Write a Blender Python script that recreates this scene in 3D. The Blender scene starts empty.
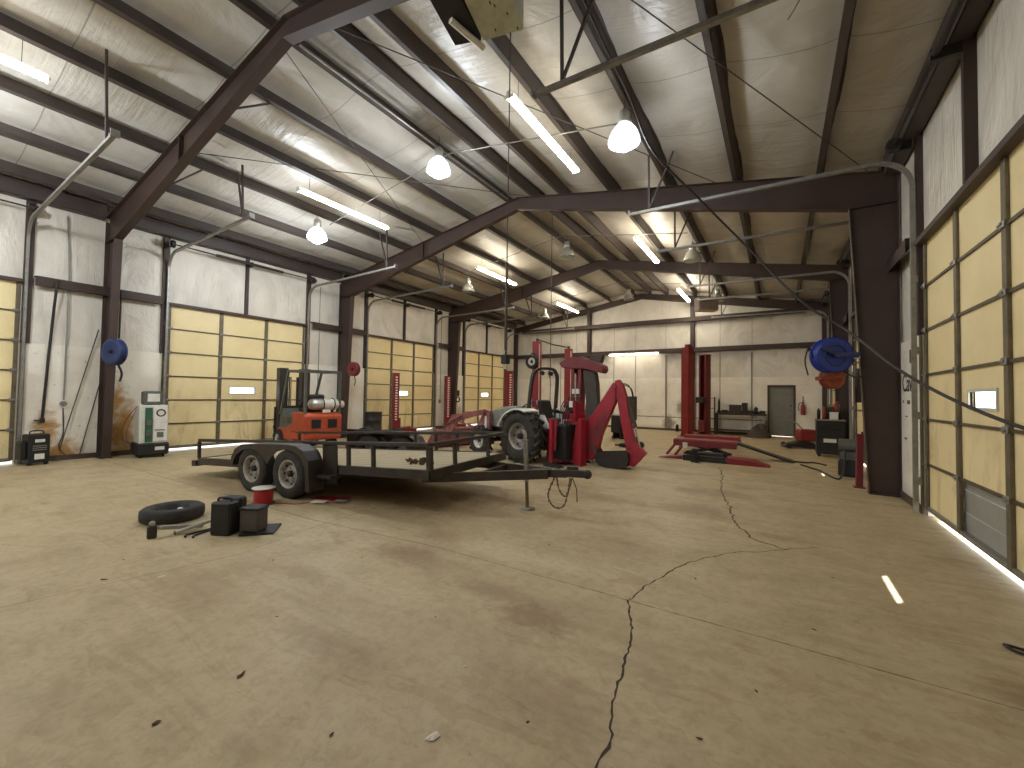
import bpy, math, random
from mathutils import Vector, Matrix, Euler
random.seed(7)
C = bpy.context.scene.collection
R = math.radians
PI = math.pi
LX, RX = -13.11, 1.71          # faces of the long walls
YB, YF = 20.87, -9.2           # faces of the end walls
XM = -5.7
EAVE, RIDGE = 5.52, 6.71       # plane on which the purlins sit
SL = (RIDGE - EAVE) / (XM - LX); SR = (RIDGE - 5.36) / (RX - XM)
def ztop(x): return RIDGE - (SL if x < XM else SR) * abs(x - XM)

# ------------------------------------------------------------------ materials
MATS = {}
def nodes(name):
    m = bpy.data.materials.new(name); m.use_nodes = True
    nt = m.node_tree
    for n in list(nt.nodes): nt.nodes.remove(n)
    o = nt.nodes.new('ShaderNodeOutputMaterial'); b = nt.nodes.new('ShaderNodeBsdfPrincipled')
    nt.links.new(b.outputs[0], o.inputs[0])
    return m, nt, b, o
def s2l(c):
    return tuple(((v/255.)/12.92 if v/255. <= .04045 else ((v/255.+.055)/1.055)**2.4) for v in c) + (1,)
def N(nt, t, **kw):
    n = nt.nodes.new(t)
    for k, v in kw.items():
        if k.startswith('i_'):
            n.inputs[k[2:].replace('_', ' ')].default_value = v
        else: setattr(n, k, v)
    return n
def coords(nt, scale=(1, 1, 1), rot=(0, 0, 0)):
    t = N(nt, 'ShaderNodeTexCoord'); m = N(nt, 'ShaderNodeMapping')
    m.inputs['Scale'].default_value = scale; m.inputs['Rotation'].default_value = rot
    nt.links.new(t.outputs['Object'], m.inputs[0]); return m.outputs[0]
def noise(nt, vec, scale, detail=4, rough=.6, dist=0):
    n = N(nt, 'ShaderNodeTexNoise'); n.inputs['Scale'].default_value = scale
    n.inputs['Detail'].default_value = detail; n.inputs['Roughness'].default_value = rough
    n.inputs['Distortion'].default_value = dist
    nt.links.new(vec, n.inputs['Vector']); return n.outputs['Fac']
def ramp(nt, fac, a, b, ca=(0, 0, 0, 1), cb=(1, 1, 1, 1)):
    r = N(nt, 'ShaderNodeValToRGB'); e = r.color_ramp.elements
    e[0].position = a; e[1].position = b; e[0].color = ca; e[1].color = cb
    nt.links.new(fac, r.inputs[0]); return r.outputs[0]
def mix(nt, fac, a, b, mode='MIX'):
    m = N(nt, 'ShaderNodeMix', data_type='RGBA', blend_type=mode)
    for i, v in ((0, fac), (6, a), (7, b)):
        if hasattr(v, 'links'): nt.links.new(v, m.inputs[i])
        else: m.inputs[i].default_value = v
    return m.outputs[2]
def math_(nt, op, a, b=None, clamp=False):
    m = N(nt, 'ShaderNodeMath', operation=op, use_clamp=clamp)
    for i, v in ((0, a), (1, b)):
        if v is None: continue
        if hasattr(v, 'links'): nt.links.new(v, m.inputs[i])
        else: m.inputs[i].default_value = v
    return m.outputs[0]
def bump(nt, b, h, strength=.3, dist=.02):
    n = N(nt, 'ShaderNodeBump'); n.inputs['Strength'].default_value = strength; n.inputs['Distance'].default_value = dist
    nt.links.new(h, n.inputs['Height']); nt.links.new(n.outputs[0], b.inputs['Normal'])
def mat(name, col, rough=.6, metal=0, dirt=None, amt=.4, scale=6, bmp=.15, cs=(1, 1, 1)):
    """paint / rubber / metal with procedural dirt of its own colour"""
    if name in MATS: return MATS[name]
    m, nt, b, o = nodes(name)
    v = coords(nt, cs)
    a = s2l(col); d = s2l(dirt) if dirt else tuple(x*.55 for x in a[:3]) + (1,)
    f = ramp(nt, noise(nt, v, scale, 6, .65), .42, .72)
    f = math_(nt, 'MULTIPLY', f, amt)
    nt.links.new(mix(nt, f, a, d), b.inputs['Base Color'])
    b.inputs['Roughness'].default_value = rough; b.inputs['Metallic'].default_value = metal
    if bmp: bump(nt, b, noise(nt, v, scale*5, 3), bmp, .004)
    MATS[name] = m; return m
def emit(name, col, s):
    m, nt, b, o = nodes(name)
    b.inputs['Base Color'].default_value = s2l(col); b.inputs['Emission Color'].default_value = s2l(col)
    b.inputs['Emission Strength'].default_value = s; MATS[name] = m; return m

def blobs(nt, vec, lst, nz):
    """soft stains: list of (x,y,z,rx,ry,rz,amount)"""
    tot = None
    for (x, y, z, rx, ry, rz, a) in lst:
        mp = N(nt, 'ShaderNodeMapping'); mp.inputs['Location'].default_value = (-x/rx, -y/ry, -z/rz)
        mp.inputs['Scale'].default_value = (1/rx, 1/ry, 1/rz)
        nt.links.new(vec, mp.inputs[0])
        l = N(nt, 'ShaderNodeVectorMath', operation='LENGTH'); nt.links.new(mp.outputs[0], l.inputs[0])
        dd = math_(nt, 'ADD', l.outputs['Value'], math_(nt, 'MULTIPLY', math_(nt, 'SUBTRACT', nz, .5), 2.2))
        mr = N(nt, 'ShaderNodeMapRange', interpolation_type='SMOOTHSTEP')
        mr.inputs['From Min'].default_value = 1.15; mr.inputs['From Max'].default_value = .2
        mr.inputs['To Max'].default_value = a
        nt.links.new(dd, mr.inputs[0])
        tot = mr.outputs[0] if tot is None else math_(nt, 'MAXIMUM', tot, mr.outputs[0])
    return tot

def floor_mat():
    m, nt, b, o = nodes('worn_concrete')
    v = coords(nt)
    n1 = noise(nt, v, .35, 6, .6, .6); n2 = noise(nt, v, 2.2, 8, .65, .3); n3 = noise(nt, v, 40, 3, .6)
    vs = coords(nt, (.5, 2.2, 1), (0, 0, R(30))); n4 = noise(nt, vs, 1.3, 6, .65, 1.2)
    c = mix(nt, ramp(nt, n1, .35, .68), s2l((166, 146, 110)), s2l((186, 167, 130)))
    c = mix(nt, math_(nt, 'MULTIPLY', ramp(nt, n2, .45, .7), .5), c, s2l((140, 118, 84)))
    c = mix(nt, math_(nt, 'MULTIPLY', ramp(nt, n4, .5, .72), .5), c, s2l((116, 94, 66)))
    c = mix(nt, math_(nt, 'MULTIPLY', ramp(nt, n4, .42, .3), .3), c, s2l((198, 182, 146)))
    # worn trowel marks, drips and oil
    st = [(-3.0, 2.9, 0, .55, .25, 1, .55), (-1.45, 2.6, 0, .35, .22, 1, .65), (-1.9, 2.75, 0, .5, .16, 1, .45), (-3.4, 2.1, 0, .4, .16, 1, .4),
          (-5.3, 4.4, 0, 1.9, .8, 1, .75), (-4.0, 5.2, 0, 1.6, .7, 1, .6), (-3.4, 6.8, 0, 1.2, .5, 1, .5), (-1.0, 6.3, 0, .6, .5, 1, .5),
          (-2.7, 9.2, 0, 1.3, .35, 1, .55), (-.6, 10.5, 0, .9, .6, 1, .4), (.1, 5.6, 0, .5, .16, 1, .35), (-8.0, 3.2, 0, 1.4, .3, 1, .4), (-1.4, 4.3, 0, .7, .5, 1, .3),
          (1.15, 3.35, 0, .3, .2, 1, .5), (-2.3, 1.6, 0, .5, .18, 1, .35), (-2.6, 6.2, 0, 1.1, .35, 1, .5), (-.9, 7.6, 0, .8, .4, 1, .45), (-3.1, 3.5, 0, .3, .2, 1, .45), (-1.0, 1.9, 0, .5, .3, 1, .3), (-3.9, 1.5, 0, .8, .3, 1, .3), (-6.2, 5.6, 0, 2.2, .5, 1, .6)]
    c = mix(nt, blobs(nt, v, st, noise(nt, v, 6, 10, .8, 1.6)), c, s2l((120, 88, 54)))
    lt = [(-2.1, 3.5, 0, .9, .25, 1, .55), (-4.6, 6.0, 0, 1.8, 1.0, 1, .4), (-2.6, 2.3, 0, .7, .25, 1, .35)]
    c = mix(nt, blobs(nt, v, lt, noise(nt, v, 3.2, 9, .75, 1.2)), c, s2l((206, 190, 154)))
    sp = ramp(nt, n3, .70, .74)
    fine = noise(nt, v, 13, 8, .8, .6); c = mix(nt, math_(nt, 'MULTIPLY', ramp(nt, fine, .46, .66), .38), c, s2l((128, 106, 76)))
    c = mix(nt, math_(nt, 'MULTIPLY', sp, .5), c, s2l((90, 76, 60)))
    nt.links.new(c, b.inputs['Base Color'])
    b.inputs['Specular IOR Level'].default_value = .35
    nt.links.new(ramp(nt, n2, .3, .7, (.42, .42, .42, 1), (.62, .62, .62, 1)), b.inputs['Roughness'])
    bump(nt, b, math_(nt, 'ADD', n2, math_(nt, 'MULTIPLY', n3, .15)), .25, .02)
    return m

def wrinkle(name, col, dark, vertical=True, strength=.55, rough=.38):
    """vinyl faced insulation blanket with folds"""
    m, nt, b, o = nodes(name)
    if vertical: v1 = coords(nt, (6, 6, .55)); v2 = coords(nt, (1.2, 1.2, .8))
    else: v1 = coords(nt, (.5, 7, .5), (0, 0, R(6))); v2 = coords(nt, (1, 1, 1))
    n1 = noise(nt, v1, 1.0, 5, .6, 1.2); n2 = noise(nt, v2, 1.1, 5, .6, .8)
    msk = ramp(nt, noise(nt, v2, .55, 2), .42, .62)
    h = math_(nt, 'ADD', math_(nt, 'MULTIPLY', n1, msk), math_(nt, 'MULTIPLY', n2, 1.6))
    c = mix(nt, ramp(nt, n2, .4, .75), s2l(col), s2l(dark))
    if not vertical:      # lap seams of the blanket
        sx = N(nt, 'ShaderNodeSeparateXYZ'); nt.links.new(coords(nt), sx.inputs[0])
        ln = math_(nt, 'LESS_THAN', math_(nt, 'FRACT', math_(nt, 'DIVIDE', sx.outputs['Y'], 1.52)), .011)
        c = mix(nt, math_(nt, 'MULTIPLY', ln, .55), c, s2l((96, 90, 82)))
    nt.links.new(c, b.inputs['Base Color'])
    b.inputs['Roughness'].default_value = rough
    bump(nt, b, h, strength, .09)
    return m

def liner_mat():
    m, nt, b, o = nodes('painted_liner')
    v = coords(nt)
    n1 = noise(nt, v, 1.2, 6, .65); n2 = noise(nt, v, 9, 6, .7)
    c = mix(nt, ramp(nt, n1, .4, .75), s2l((242, 235, 220)), s2l((222, 211, 192)))
    c = mix(nt, math_(nt, 'MULTIPLY', ramp(nt, n2, .62, .72), .7), c, s2l((122, 106, 86)))
    nz = noise(nt, v, 3.5, 7, .7, .6)
    st = [(-13.1, 2.2, .5, .4, .26, .62, 1), (-13.1, 2.4, .1, .4, .42, .5, 1), (-13.1, 2.1, .8, .4, .07, .2, .9),
          (-13.1, 3.28, 1.25, .4, .22, .62, 1), (-13.1, 3.36, .65, .4, .38, .85, 1), (-13.1, 3.5, .2, .4, .42, .5, .9)]
    c = mix(nt, blobs(nt, v, st, nz), c, s2l((172, 128, 62)))
    st = [(-4.4, 20.87, .3, .35, .3, .5, .8), (-3.9, 20.87, 1.1, .2, .3, .4, .6), (-.4, 20.87, .3, .35, .3, .6, .8), (-6.2, 20.87, .8, .5, .3, .3, .3), (-13.1, 15.5, .7, .4, .5, .5, .5),
          (-13.1, 2.0, .1, .4, .3, .25, .6)]
    c = mix(nt, blobs(nt, v, st, nz), c, s2l((82, 70, 56)))
    # grime along the bottom edge
    sx = N(nt, 'ShaderNodeSeparateXYZ'); nt.links.new(v, sx.inputs[0])
    g = N(nt, 'ShaderNodeMapRange'); g.inputs['From Min'].default_value = .45; g.inputs['From Max'].default_value = .0
    nt.links.new(math_(nt, 'ADD', sx.outputs['Z'], math_(nt, 'MULTIPLY', n1, .35)), g.inputs[0])
    c = mix(nt, math_(nt, 'MULTIPLY', g.outputs[0], .8), c, s2l((120, 102, 78)))
    nt.links.new(c, b.inputs['Base Color']); b.inputs['Roughness'].default_value = .55
    bump(nt, b, n1, .12, .03)
    return m

def panel_mat():
    m, nt, b, o = nodes('cream_door_insulation')
    v = coords(nt)
    n1 = noise(nt, v, .9, 6, .65); n2 = noise(nt, v, 12, 6, .7, .5)
    c = mix(nt, ramp(nt, n1, .38, .75), s2l((244, 224, 172)), s2l((228, 206, 150)))
    sx = N(nt, 'ShaderNodeSeparateXYZ'); nt.links.new(v, sx.inputs[0])
    g = N(nt, 'ShaderNodeMapRange'); g.inputs['From Min'].default_value = 2.1; g.inputs['From Max'].default_value = .3
    nt.links.new(sx.outputs['Z'], g.inputs[0])
    sm = ramp(nt, noise(nt, coords(nt, (1.5, 1.5, .5)), 1.8, 7, .7, 1.0), .5, .72)
    c = mix(nt, math_(nt, 'MULTIPLY', math_(nt, 'MULTIPLY', sm, g.outputs[0]), .65), c, s2l((150, 118, 74)))
    c = mix(nt, math_(nt, 'MULTIPLY', ramp(nt, n2, .70, .74), .6), c, s2l((120, 92, 60)))
    nt.links.new(c, b.inputs['Base Color']); b.inputs['Roughness'].default_value = .5
    bump(nt, b, n1, .2, .03)
    return m

def wood_mat():
    m, nt, b, o = nodes('weathered_plank_deck')
    v = coords(nt)
    sx = N(nt, 'ShaderNodeSeparateXYZ'); nt.links.new(v, sx.inputs[0])
    t = math_(nt, 'MULTIPLY', sx.outputs['Y'], 6.6)
    fr = math_(nt, 'FRACT', t); ln = math_(nt, 'LESS_THAN', fr, .09)
    fl = math_(nt, 'FLOOR', t); wn = N(nt, 'ShaderNodeTexWhiteNoise', noise_dimensions='1D'); nt.links.new(fl, wn.inputs['W'])
    gr = noise(nt, coords(nt, (1.5, 26, 1)), 1.6, 7, .7, .4)
    c = mix(nt, gr, s2l((198, 184, 150)), s2l((134, 118, 90)))
    c = mix(nt, math_(nt, 'MULTIPLY', wn.outputs['Value'], .4), c, s2l((170, 160, 135)))
    c = mix(nt, ln, c, s2l((40, 33, 25)))
    nt.links.new(c, b.inputs['Base Color']); b.inputs['Roughness'].default_value = .8
    bump(nt, b, gr, .3, .01); return m

M = {}
M['floor'] = floor_mat()
M['roofliner'] = wrinkle('roof_insulation', (198, 193, 183), (178, 171, 159), False, .32, .38)
M['wallwrap'] = wrinkle('wall_insulation', (226, 218, 204), (200, 192, 176), True, .5, .36)
M['liner'] = liner_mat(); M['panel'] = panel_mat(); M['wood'] = wood_mat()
M['steel'] = mat('brown_primer_steel', (64, 46, 38), .55, 0, (42, 31, 26), .5, 3)
M['purlin'] = mat('purlin_primer', (72, 62, 57), .5, 0, (50, 43, 40), .5, 3)
M['darksteel'] = mat('black_steel', (34, 29, 26), .5, 0, (58, 44, 34), .6, 9)
M['trailer'] = mat('trailer_black_paint', (38, 33, 28), .5, 0, (78, 60, 44), .6, 7)
M['galv'] = mat('galvanised_steel', (150, 148, 142), .42, .6, (96, 92, 86), .5, 12)
M['stile'] = mat('door_stile_metal', (112, 100, 78), .5, .2, (70, 60, 46), .6, 8)
M['railm'] = mat('door_rail_metal', (96, 84, 62), .5, .2, (62, 52, 40), .6, 8)
M['red'] = mat('lift_red_paint', (134, 30, 32), .5, 0, (90, 24, 24), .5, 5)
M['hoered'] = mat('implement_red_paint', (158, 28, 46), .45, 0, (98, 24, 32), .6, 6)
M['dustred'] = mat('dusty_red_paint', (126, 66, 68), .7, 0, (160, 122, 114), .7, 5)
M['maroon'] = mat('faded_maroon_paint', (118, 36, 40), .55, 0, (86, 28, 30), .5, 5)
M['orange'] = mat('forklift_orange', (186, 78, 42), .55, 0, (128, 54, 36), .6, 7)
M['greygreen'] = mat('forklift_grey', (92, 94, 86), .5, 0, (60, 60, 54), .5, 7)
M['hood'] = mat('dusty_grey_hood', (128, 130, 122), .6, 0, (74, 78, 72), .8, 9)
M['white'] = mat('white_paint', (226, 222, 212), .4, 0, (180, 172, 156), .4, 8)
M['cream'] = mat('off_white_enamel', (206, 206, 192), .45, 0, (168, 164, 146), .4, 8)
M['green'] = mat('machine_green', (44, 92, 66), .45, 0, (28, 58, 44), .4, 8)
M['rubber'] = mat('tyre_rubber', (40, 37, 34), .85, 0, (74, 66, 56), .6, 10, .3)
M['plastic'] = mat('black_plastic', (20, 19, 18), .55, 0, (38, 35, 32), .5, 8)
M['chrome'] = mat('chromed_rod', (215, 215, 212), .18, 1, (150, 148, 144), .3, 8, 0)
M['rim'] = mat('wheel_rim_silver', (176, 170, 160), .42, .5, (104, 92, 78), .6, 14)
M['blue'] = mat('blue_reel_plastic', (28, 52, 140), .4, 0, (20, 36, 92), .5, 5)
M['navy'] = mat('dusty_navy_reel', (40, 56, 104), .5, 0, (28, 34, 56), .5, 9)
M['rust'] = mat('rusty_orange_metal', (140, 66, 42), .7, 0, (84, 44, 32), .6, 8)
M['alu'] = mat('spun_aluminium', (196, 196, 190), .3, .75, (150, 148, 142), .3, 9, 0)
M['doorgrey'] = mat('grey_man_door', (124, 124, 114), .5, 0, (100, 98, 88), .5, 3)
M['greyskin'] = mat('bare_door_skin', (158, 158, 150), .4, .1, (128, 124, 114), .4, 4)
M['darkwood'] = mat('dark_bench_wood', (66, 54, 42), .7, 0, (40, 33, 27), .6, 8)
M['hosemat'] = mat('brown_rubber_hose', (44, 34, 29), .55, 0, (40, 32, 28), .4, 10)
M['jack'] = mat('jack_tube_brown', (112, 94, 62), .6, 0, (70, 58, 42), .5, 8)
M['fabric'] = mat('dark_grey_cover', (82, 74, 68), .8, 0, (56, 48, 44), .5, 6)
M['redwire'] = mat('red_insulated_wire', (168, 24, 32), .45, 0, (112, 18, 26), .5, 30, .6, (1, 1, 6))
M['yellow'] = mat('yellow_label', (206, 176, 60), .5)
M['leaf'] = mat('dry_leaf_brown', (78, 54, 36), .9)
M['paper'] = mat('crumpled_paper', (222, 212, 196), .8)
M['crack'] = mat('crack_filler', (66, 52, 38), .95)  # dark filler lying in the floor cracks
M['joint'] = mat('control_joint_filler', (116, 98, 74), .9)
M['basetrim'] = mat('base_trim_brown', (84, 68, 52), .7, 0, (52, 42, 32), .5, 4)
M['heater'] = mat('heater_case_grey', (186, 188, 166), .5, 0, (92, 92, 78), .5, 5)
M['louver'] = mat('pinkish_louver', (176, 156, 146), .5, 0, (120, 100, 92), .4, 6)
M['ground'] = mat('outdoor_gravel', (190, 182, 168), .9, 0, (160, 150, 134), .5, 3)
M['rod'] = mat('steel_rod', (78, 72, 66), .5, .2)
M['strip'] = emit('fluorescent_tube_light', (255, 244, 222), 17)
M['stripfar'] = emit('fluorescent_tube_far', (255, 244, 222), 72)
M['stripdim'] = emit('fluorescent_tube_dim', (255, 244, 222), 13)
M['bulb'] = emit('metal_halide_bulb', (226, 238, 255), 45)
def glass_mat():
    m, nt, b, o = nodes('window_glass')
    t = N(nt, 'ShaderNodeBsdfTransparent'); g = N(nt, 'ShaderNodeBsdfGlossy'); g.inputs['Roughness'].default_value = .05
    x = N(nt, 'ShaderNodeMixShader'); x.inputs[0].default_value = .08
    nt.links.new(t.outputs[0], x.inputs[1]); nt.links.new(g.outputs[0], x.inputs[2]); nt.links.new(x.outputs[0], o.inputs[0])
    return m
M['glass'] = glass_mat()
def acrylic():
    m, nt, b, o = nodes('prismatic_acrylic')
    b.inputs['Base Color'].default_value = s2l((222, 220, 210)); b.inputs['Roughness'].default_value = .25
    b.inputs['Transmission Weight'].default_value = .6; b.inputs['IOR'].default_value = 1.3; return m
M['acrylic'] = acrylic()

# ------------------------------------------------------------------ mesh builder
class MB:
    def __init__(s): s.v = []; s.f = []; s.sm = []
    def add(s, vs, fs, smooth=False, mtx=None):
        o = len(s.v)
        s.v += [tuple(mtx @ Vector(p)) if mtx else tuple(p) for p in vs]
        s.f += [tuple(i + o for i in f) for f in fs]; s.sm += [smooth] * len(fs); return s
    def box(s, a, b, bev=0, mtx=None):
        x0, x1 = sorted((a[0], b[0])); y0, y1 = sorted((a[1], b[1])); z0, z1 = sorted((a[2], b[2]))
        if bev <= 0:
            vs = [(x0, y0, z0), (x1, y0, z0), (x1, y1, z0), (x0, y1, z0), (x0, y0, z1), (x1, y0, z1), (x1, y1, z1), (x0, y1, z1)]
            return s.add(vs, [(0, 3, 2, 1), (4, 5, 6, 7), (0, 1, 5, 4), (1, 2, 6, 5), (2, 3, 7, 6), (3, 0, 4, 7)], False, mtx)
        d = min(bev, (x1-x0)*.45, (y1-y0)*.45, (z1-z0)*.45)
        vs = []; idx = {}
        for i, (sx, x) in enumerate(((-1, x0), (1, x1))):
            for j, (sy, y) in enumerate(((-1, y0), (1, y1))):
                for k, (sz, z) in enumerate(((-1, z0), (1, z1))):
                    for ax in range(3):
                        p = [x - sx*d, y - sy*d, z - sz*d]; p[ax] = (x, y, z)[ax]
                        idx[(i, j, k, ax)] = len(vs); vs.append(tuple(p))
        I = lambda i, j, k, a: idx[(i, j, k, a)]
        fs = []
        for i in (0, 1): q = (I(i,0,0,0), I(i,1,0,0), I(i,1,1,0), I(i,0,1,0)); fs.append(q if i else q[::-1])
        for j in (0, 1): q = (I(0,j,0,1), I(0,j,1,1), I(1,j,1,1), I(1,j,0,1)); fs.append(q if j else q[::-1])
        for k in (0, 1): q = (I(0,0,k,2), I(1,0,k,2), I(1,1,k,2), I(0,1,k,2)); fs.append(q if k else q[::-1])
        for j in (0, 1):
            for k in (0, 1): q = (I(0,j,k,1), I(1,j,k,1), I(1,j,k,2), I(0,j,k,2)); fs.append(q if j == k else q[::-1])
        for i in (0, 1):
            for k in (0, 1): q = (I(i,0,k,0), I(i,1,k,0), I(i,1,k,2), I(i,0,k,2)); fs.append(q if i != k else q[::-1])
        for i in (0, 1):
            for j in (0, 1): q = (I(i,j,0,0), I(i,j,1,0), I(i,j,1,1), I(i,j,0,1)); fs.append(q if i == j else q[::-1])
        for i in (0, 1):
            for j in (0, 1):
                for k in (0, 1):
                    q = (I(i,j,k,0), I(i,j,k,1), I(i,j,k,2)); fs.append(q if (i+j+k) % 2 else q[::-1])
        return s.add(vs, fs, False, mtx)
    def cbox(s, c, d, bev=0, rot=None):
        m = Matrix.Translation(c) @ (Euler(rot).to_matrix().to_4x4() if rot else Matrix.Identity(4))
        return s.box((-d[0]/2, -d[1]/2, -d[2]/2), (d[0]/2, d[1]/2, d[2]/2), bev, m)
    def beam(s, a, b, w, h, up=(0, 0, 1), bev=0):
        a = Vector(a); b = Vector(b); z = (b - a); L = z.length; z.normalize()
        u = Vector(up)
        if abs(z.dot(u)) > .98: u = Vector((0, 1, 0))
        x = z.cross(u).normalized(); y = x.cross(z).normalized()
        m = Matrix((x, y, z)).transposed().to_4x4(); m.translation = a
        return s.box((-w/2, -h/2, 0), (w/2, h/2, L), bev, m)
    def tube(s, pts, r, n=8, cap=True):
        pts = [Vector(p) for p in pts]; rs = r if isinstance(r, (list, tuple)) else [r]*len(pts)
        vs = []; x = None
        for i, p in enumerate(pts):
            t = (pts[min(i+1, len(pts)-1)] - pts[max(i-1, 0)]).normalized()
            if x is None:
                u = Vector((0, 0, 1)) if abs(t.z) < .9 else Vector((0, 1, 0)); x = t.cross(u).normalized()
            else:
                x = (x - t*x.dot(t)).normalized()
            y = t.cross(x)
            for k in range(n):
                a = 2*PI*k/n; vs.append(p + (x*math.cos(a) + y*math.sin(a))*rs[i])
        fs = [(i*n+k, i*n+(k+1) % n, (i+1)*n+(k+1) % n, (i+1)*n+k) for i in range(len(pts)-1) for k in range(n)]
        s.add(vs, fs, True)
        if cap: s.add(vs[:n], [tuple(range(n))[::-1]]); s.add(vs[-n:], [tuple(range(n))])
        return s
    def lathe(s, prof, n=24, mtx=None, smooth=True):
        """profile of (r,z) about z"""
        vs = []
        for r, z in prof:
            for k in range(n):
                a = 2*PI*k/n; vs.append((r*math.cos(a), r*math.sin(a), z))
        fs = [(i*n+k, i*n+(k+1) % n, (i+1)*n+(k+1) % n, (i+1)*n+k) for i in range(len(prof)-1) for k in range(n)]
        return s.add(vs, fs, smooth, mtx)
    def cyl(s, a, b, r, n=20, r2=None):
        a = Vector(a); b = Vector(b); d = b - a
        q = d.to_track_quat('Z', 'Y').to_matrix().to_4x4(); q.translation = a
        L = d.length; r2 = r if r2 is None else r2
        s.lathe([(r, 0), (r2, L)], n, q)
        s.lathe([(0.0001, 0), (r, 0)], n, q, False); return s.lathe([(r2, L), (0.0001, L)], n, q, False)
    def prism(s, poly, y0, y1, plane='XZ'):
        """extrude a polygon given in a plane"""
        f = {'XZ': lambda p, t: (p[0], t, p[1]), 'XY': lambda p, t: (p[0], p[1], t), 'YZ': lambda p, t: (t, p[0], p[1])}[plane]
        n = len(poly)
        vs = [f(p, y0) for p in poly] + [f(p, y1) for p in poly]
        fs = [tuple(range(n)), tuple(range(n, 2*n))[::-1]] + [(i, i+n, (i+1) % n + n, (i+1) % n) for i in range(n)]
        return s.add(vs, fs)
    def torus(s, c, R_, r, axis='Z', n=28, m=10, arc=1.0):
        vs = []
        for i in range(n + (arc < 1)):
            a = 2*PI*arc*i/n
            for j in range(m):
                b = 2*PI*j/m; q = R_ + r*math.cos(b)
                p = (q*math.cos(a), q*math.sin(a), r*math.sin(b))
                if axis == 'Y': p = (p[0], p[2], p[1])
                if axis == 'X': p = (p[2], p[0], p[1])
                vs.append((c[0]+p[0], c[1]+p[1], c[2]+p[2]))
        nn = n + (arc < 1); lim = n
        fs = [(i*m+j, ((i+1) % nn)*m+j, ((i+1) % nn)*m+(j+1) % m, i*m+(j+1) % m) for i in range(lim) for j in range(m)]
        return s.add(vs, fs, True)
    def sphere(s, c, r, n=16, m=10, sq=(1, 1, 1)):
        prof = [(max(1e-4, r*math.sin(PI*i/m)), -r*math.cos(PI*i/m)) for i in range(m+1)]
        return s.lathe(prof, n, Matrix.Translation(c) @ Matrix.Diagonal((*sq, 1)))
    def build(s, name, m, parent=None, label=None, kind=None, bevel=0):
        me = bpy.data.meshes.new(name); me.from_pydata(s.v, [], s.f)
        me.polygons.foreach_set('use_smooth', s.sm); me.materials.append(m if not isinstance(m, str) else M[m])
        me.update()
        import bmesh
        bm = bmesh.new(); bm.from_mesh(me); bmesh.ops.recalc_face_normals(bm, faces=bm.faces); bm.to_mesh(me); bm.free()
        o = bpy.data.objects.new(name, me); C.objects.link(o)
        if parent: o.parent = parent
        if label: o['label'] = label
        if kind: o['kind'] = kind
        if bevel:
            bv = o.modifiers.new('edge', 'BEVEL'); bv.width = bevel; bv.segments = 2; bv.limit_method = 'ANGLE'
        return o
def tag(o, label, cat, group=None, kind=None):
    o['label'] = label; o['category'] = cat
    if group: o['group'] = group
    if kind: o['kind'] = kind
    return o
def thing(name, label, cat, loc=(0, 0, 0), rz=0, group=None, scale=1):
    o = bpy.data.objects.new(name, None); o.empty_display_size = .1; C.objects.link(o)
    o.location = loc; o.rotation_euler = (0, 0, rz); o.scale = (scale,)*3
    return tag(o, label, cat, group)
def dup(root, loc, rz=None, label=None, group=None):
    r = root.copy(); C.objects.link(r); r.location = loc
    if rz is not None: r.rotation_euler = (0, 0, rz)
    if label: r['label'] = label
    if group: r['group'] = group
    def rec(a, b):
        for ch in list(a.children):
            c = ch.copy(); C.objects.link(c); c.parent = b; rec(ch, c)
    rec(root, r)
    return r
def struct(name, mb, m, parent=None, bevel=0):
    o = mb.build(name, m, parent, bevel=bevel)
    if not parent: o['kind'] = 'structure'
    return o
def smooth_path(pts, n=6):
    pts = [Vector(p) for p in pts]; out = []
    for i in range(len(pts)-1):
        p0 = pts[max(i-1, 0)]; p1 = pts[i]; p2 = pts[i+1]; p3 = pts[min(i+2, len(pts)-1)]
        for k in range(n):
            t = k/n
            out.append(.5*((2*p1) + (p2-p0)*t + (2*p0-5*p1+4*p2-p3)*t*t + (3*p1-p0-3*p2+p3)*t**3))
    out.append(pts[-1]); return out

# ================================================================== SETTING
fl = MB()
fl.box((LX-.3, YF-.3, -.2), (RX+.3, YB+.3, 0)); floor = struct('floor', fl, 'floor')
g = MB().box((-60, -40, -.3), (60, 60, -.205)); struct('ground', g, 'ground')
def ribbon(pts, w, z, jit, seed):
    rnd = random.Random(seed); P = []
    for a, b in zip(pts, pts[1:]):
        n = max(2, int(math.dist(a, b)/.035))
        for i in range(n):
            t = i/n; P.append((a[0]+(b[0]-a[0])*t, a[1]+(b[1]-a[1])*t))
    P.append(pts[-1]); vs = []; walk = 0
    for i, p in enumerate(P):
        q = P[min(i+1, len(P)-1)]; o = P[max(i-1, 0)]
        d = Vector((q[0]-o[0], q[1]-o[1])).normalized(); nrm = Vector((-d.y, d.x))
        walk = walk*.85 + rnd.uniform(-1, 1)*jit
        ww = w*rnd.uniform(.35, 1.0)
        c = Vector(p) + nrm*walk
        vs += [(c.x+nrm.x*ww/2, c.y+nrm.y*ww/2, z), (c.x-nrm.x*ww/2, c.y-nrm.y*ww/2, z)]
    return MB().add(vs, [(2*i, 2*i+1, 2*i+3, 2*i+2) for i in range(len(P)-1)])
ribbon([(-.64,1.5),(-.64,1.7),(-.63,1.87),(-.73,2.1),(-.73,2.38),(-.79,2.7),(-.95,3.21)], .019, .0012, .011, 1).build('floor_crack', M['crack'], floor)
ribbon([(-.95,3.21),(-.88,3.68),(-.70,4.24),(-.33,4.83),(.05,5.2),(.37,5.45)], .017, .0012, .012, 2).build('floor_crack', M['crack'], floor)
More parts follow.
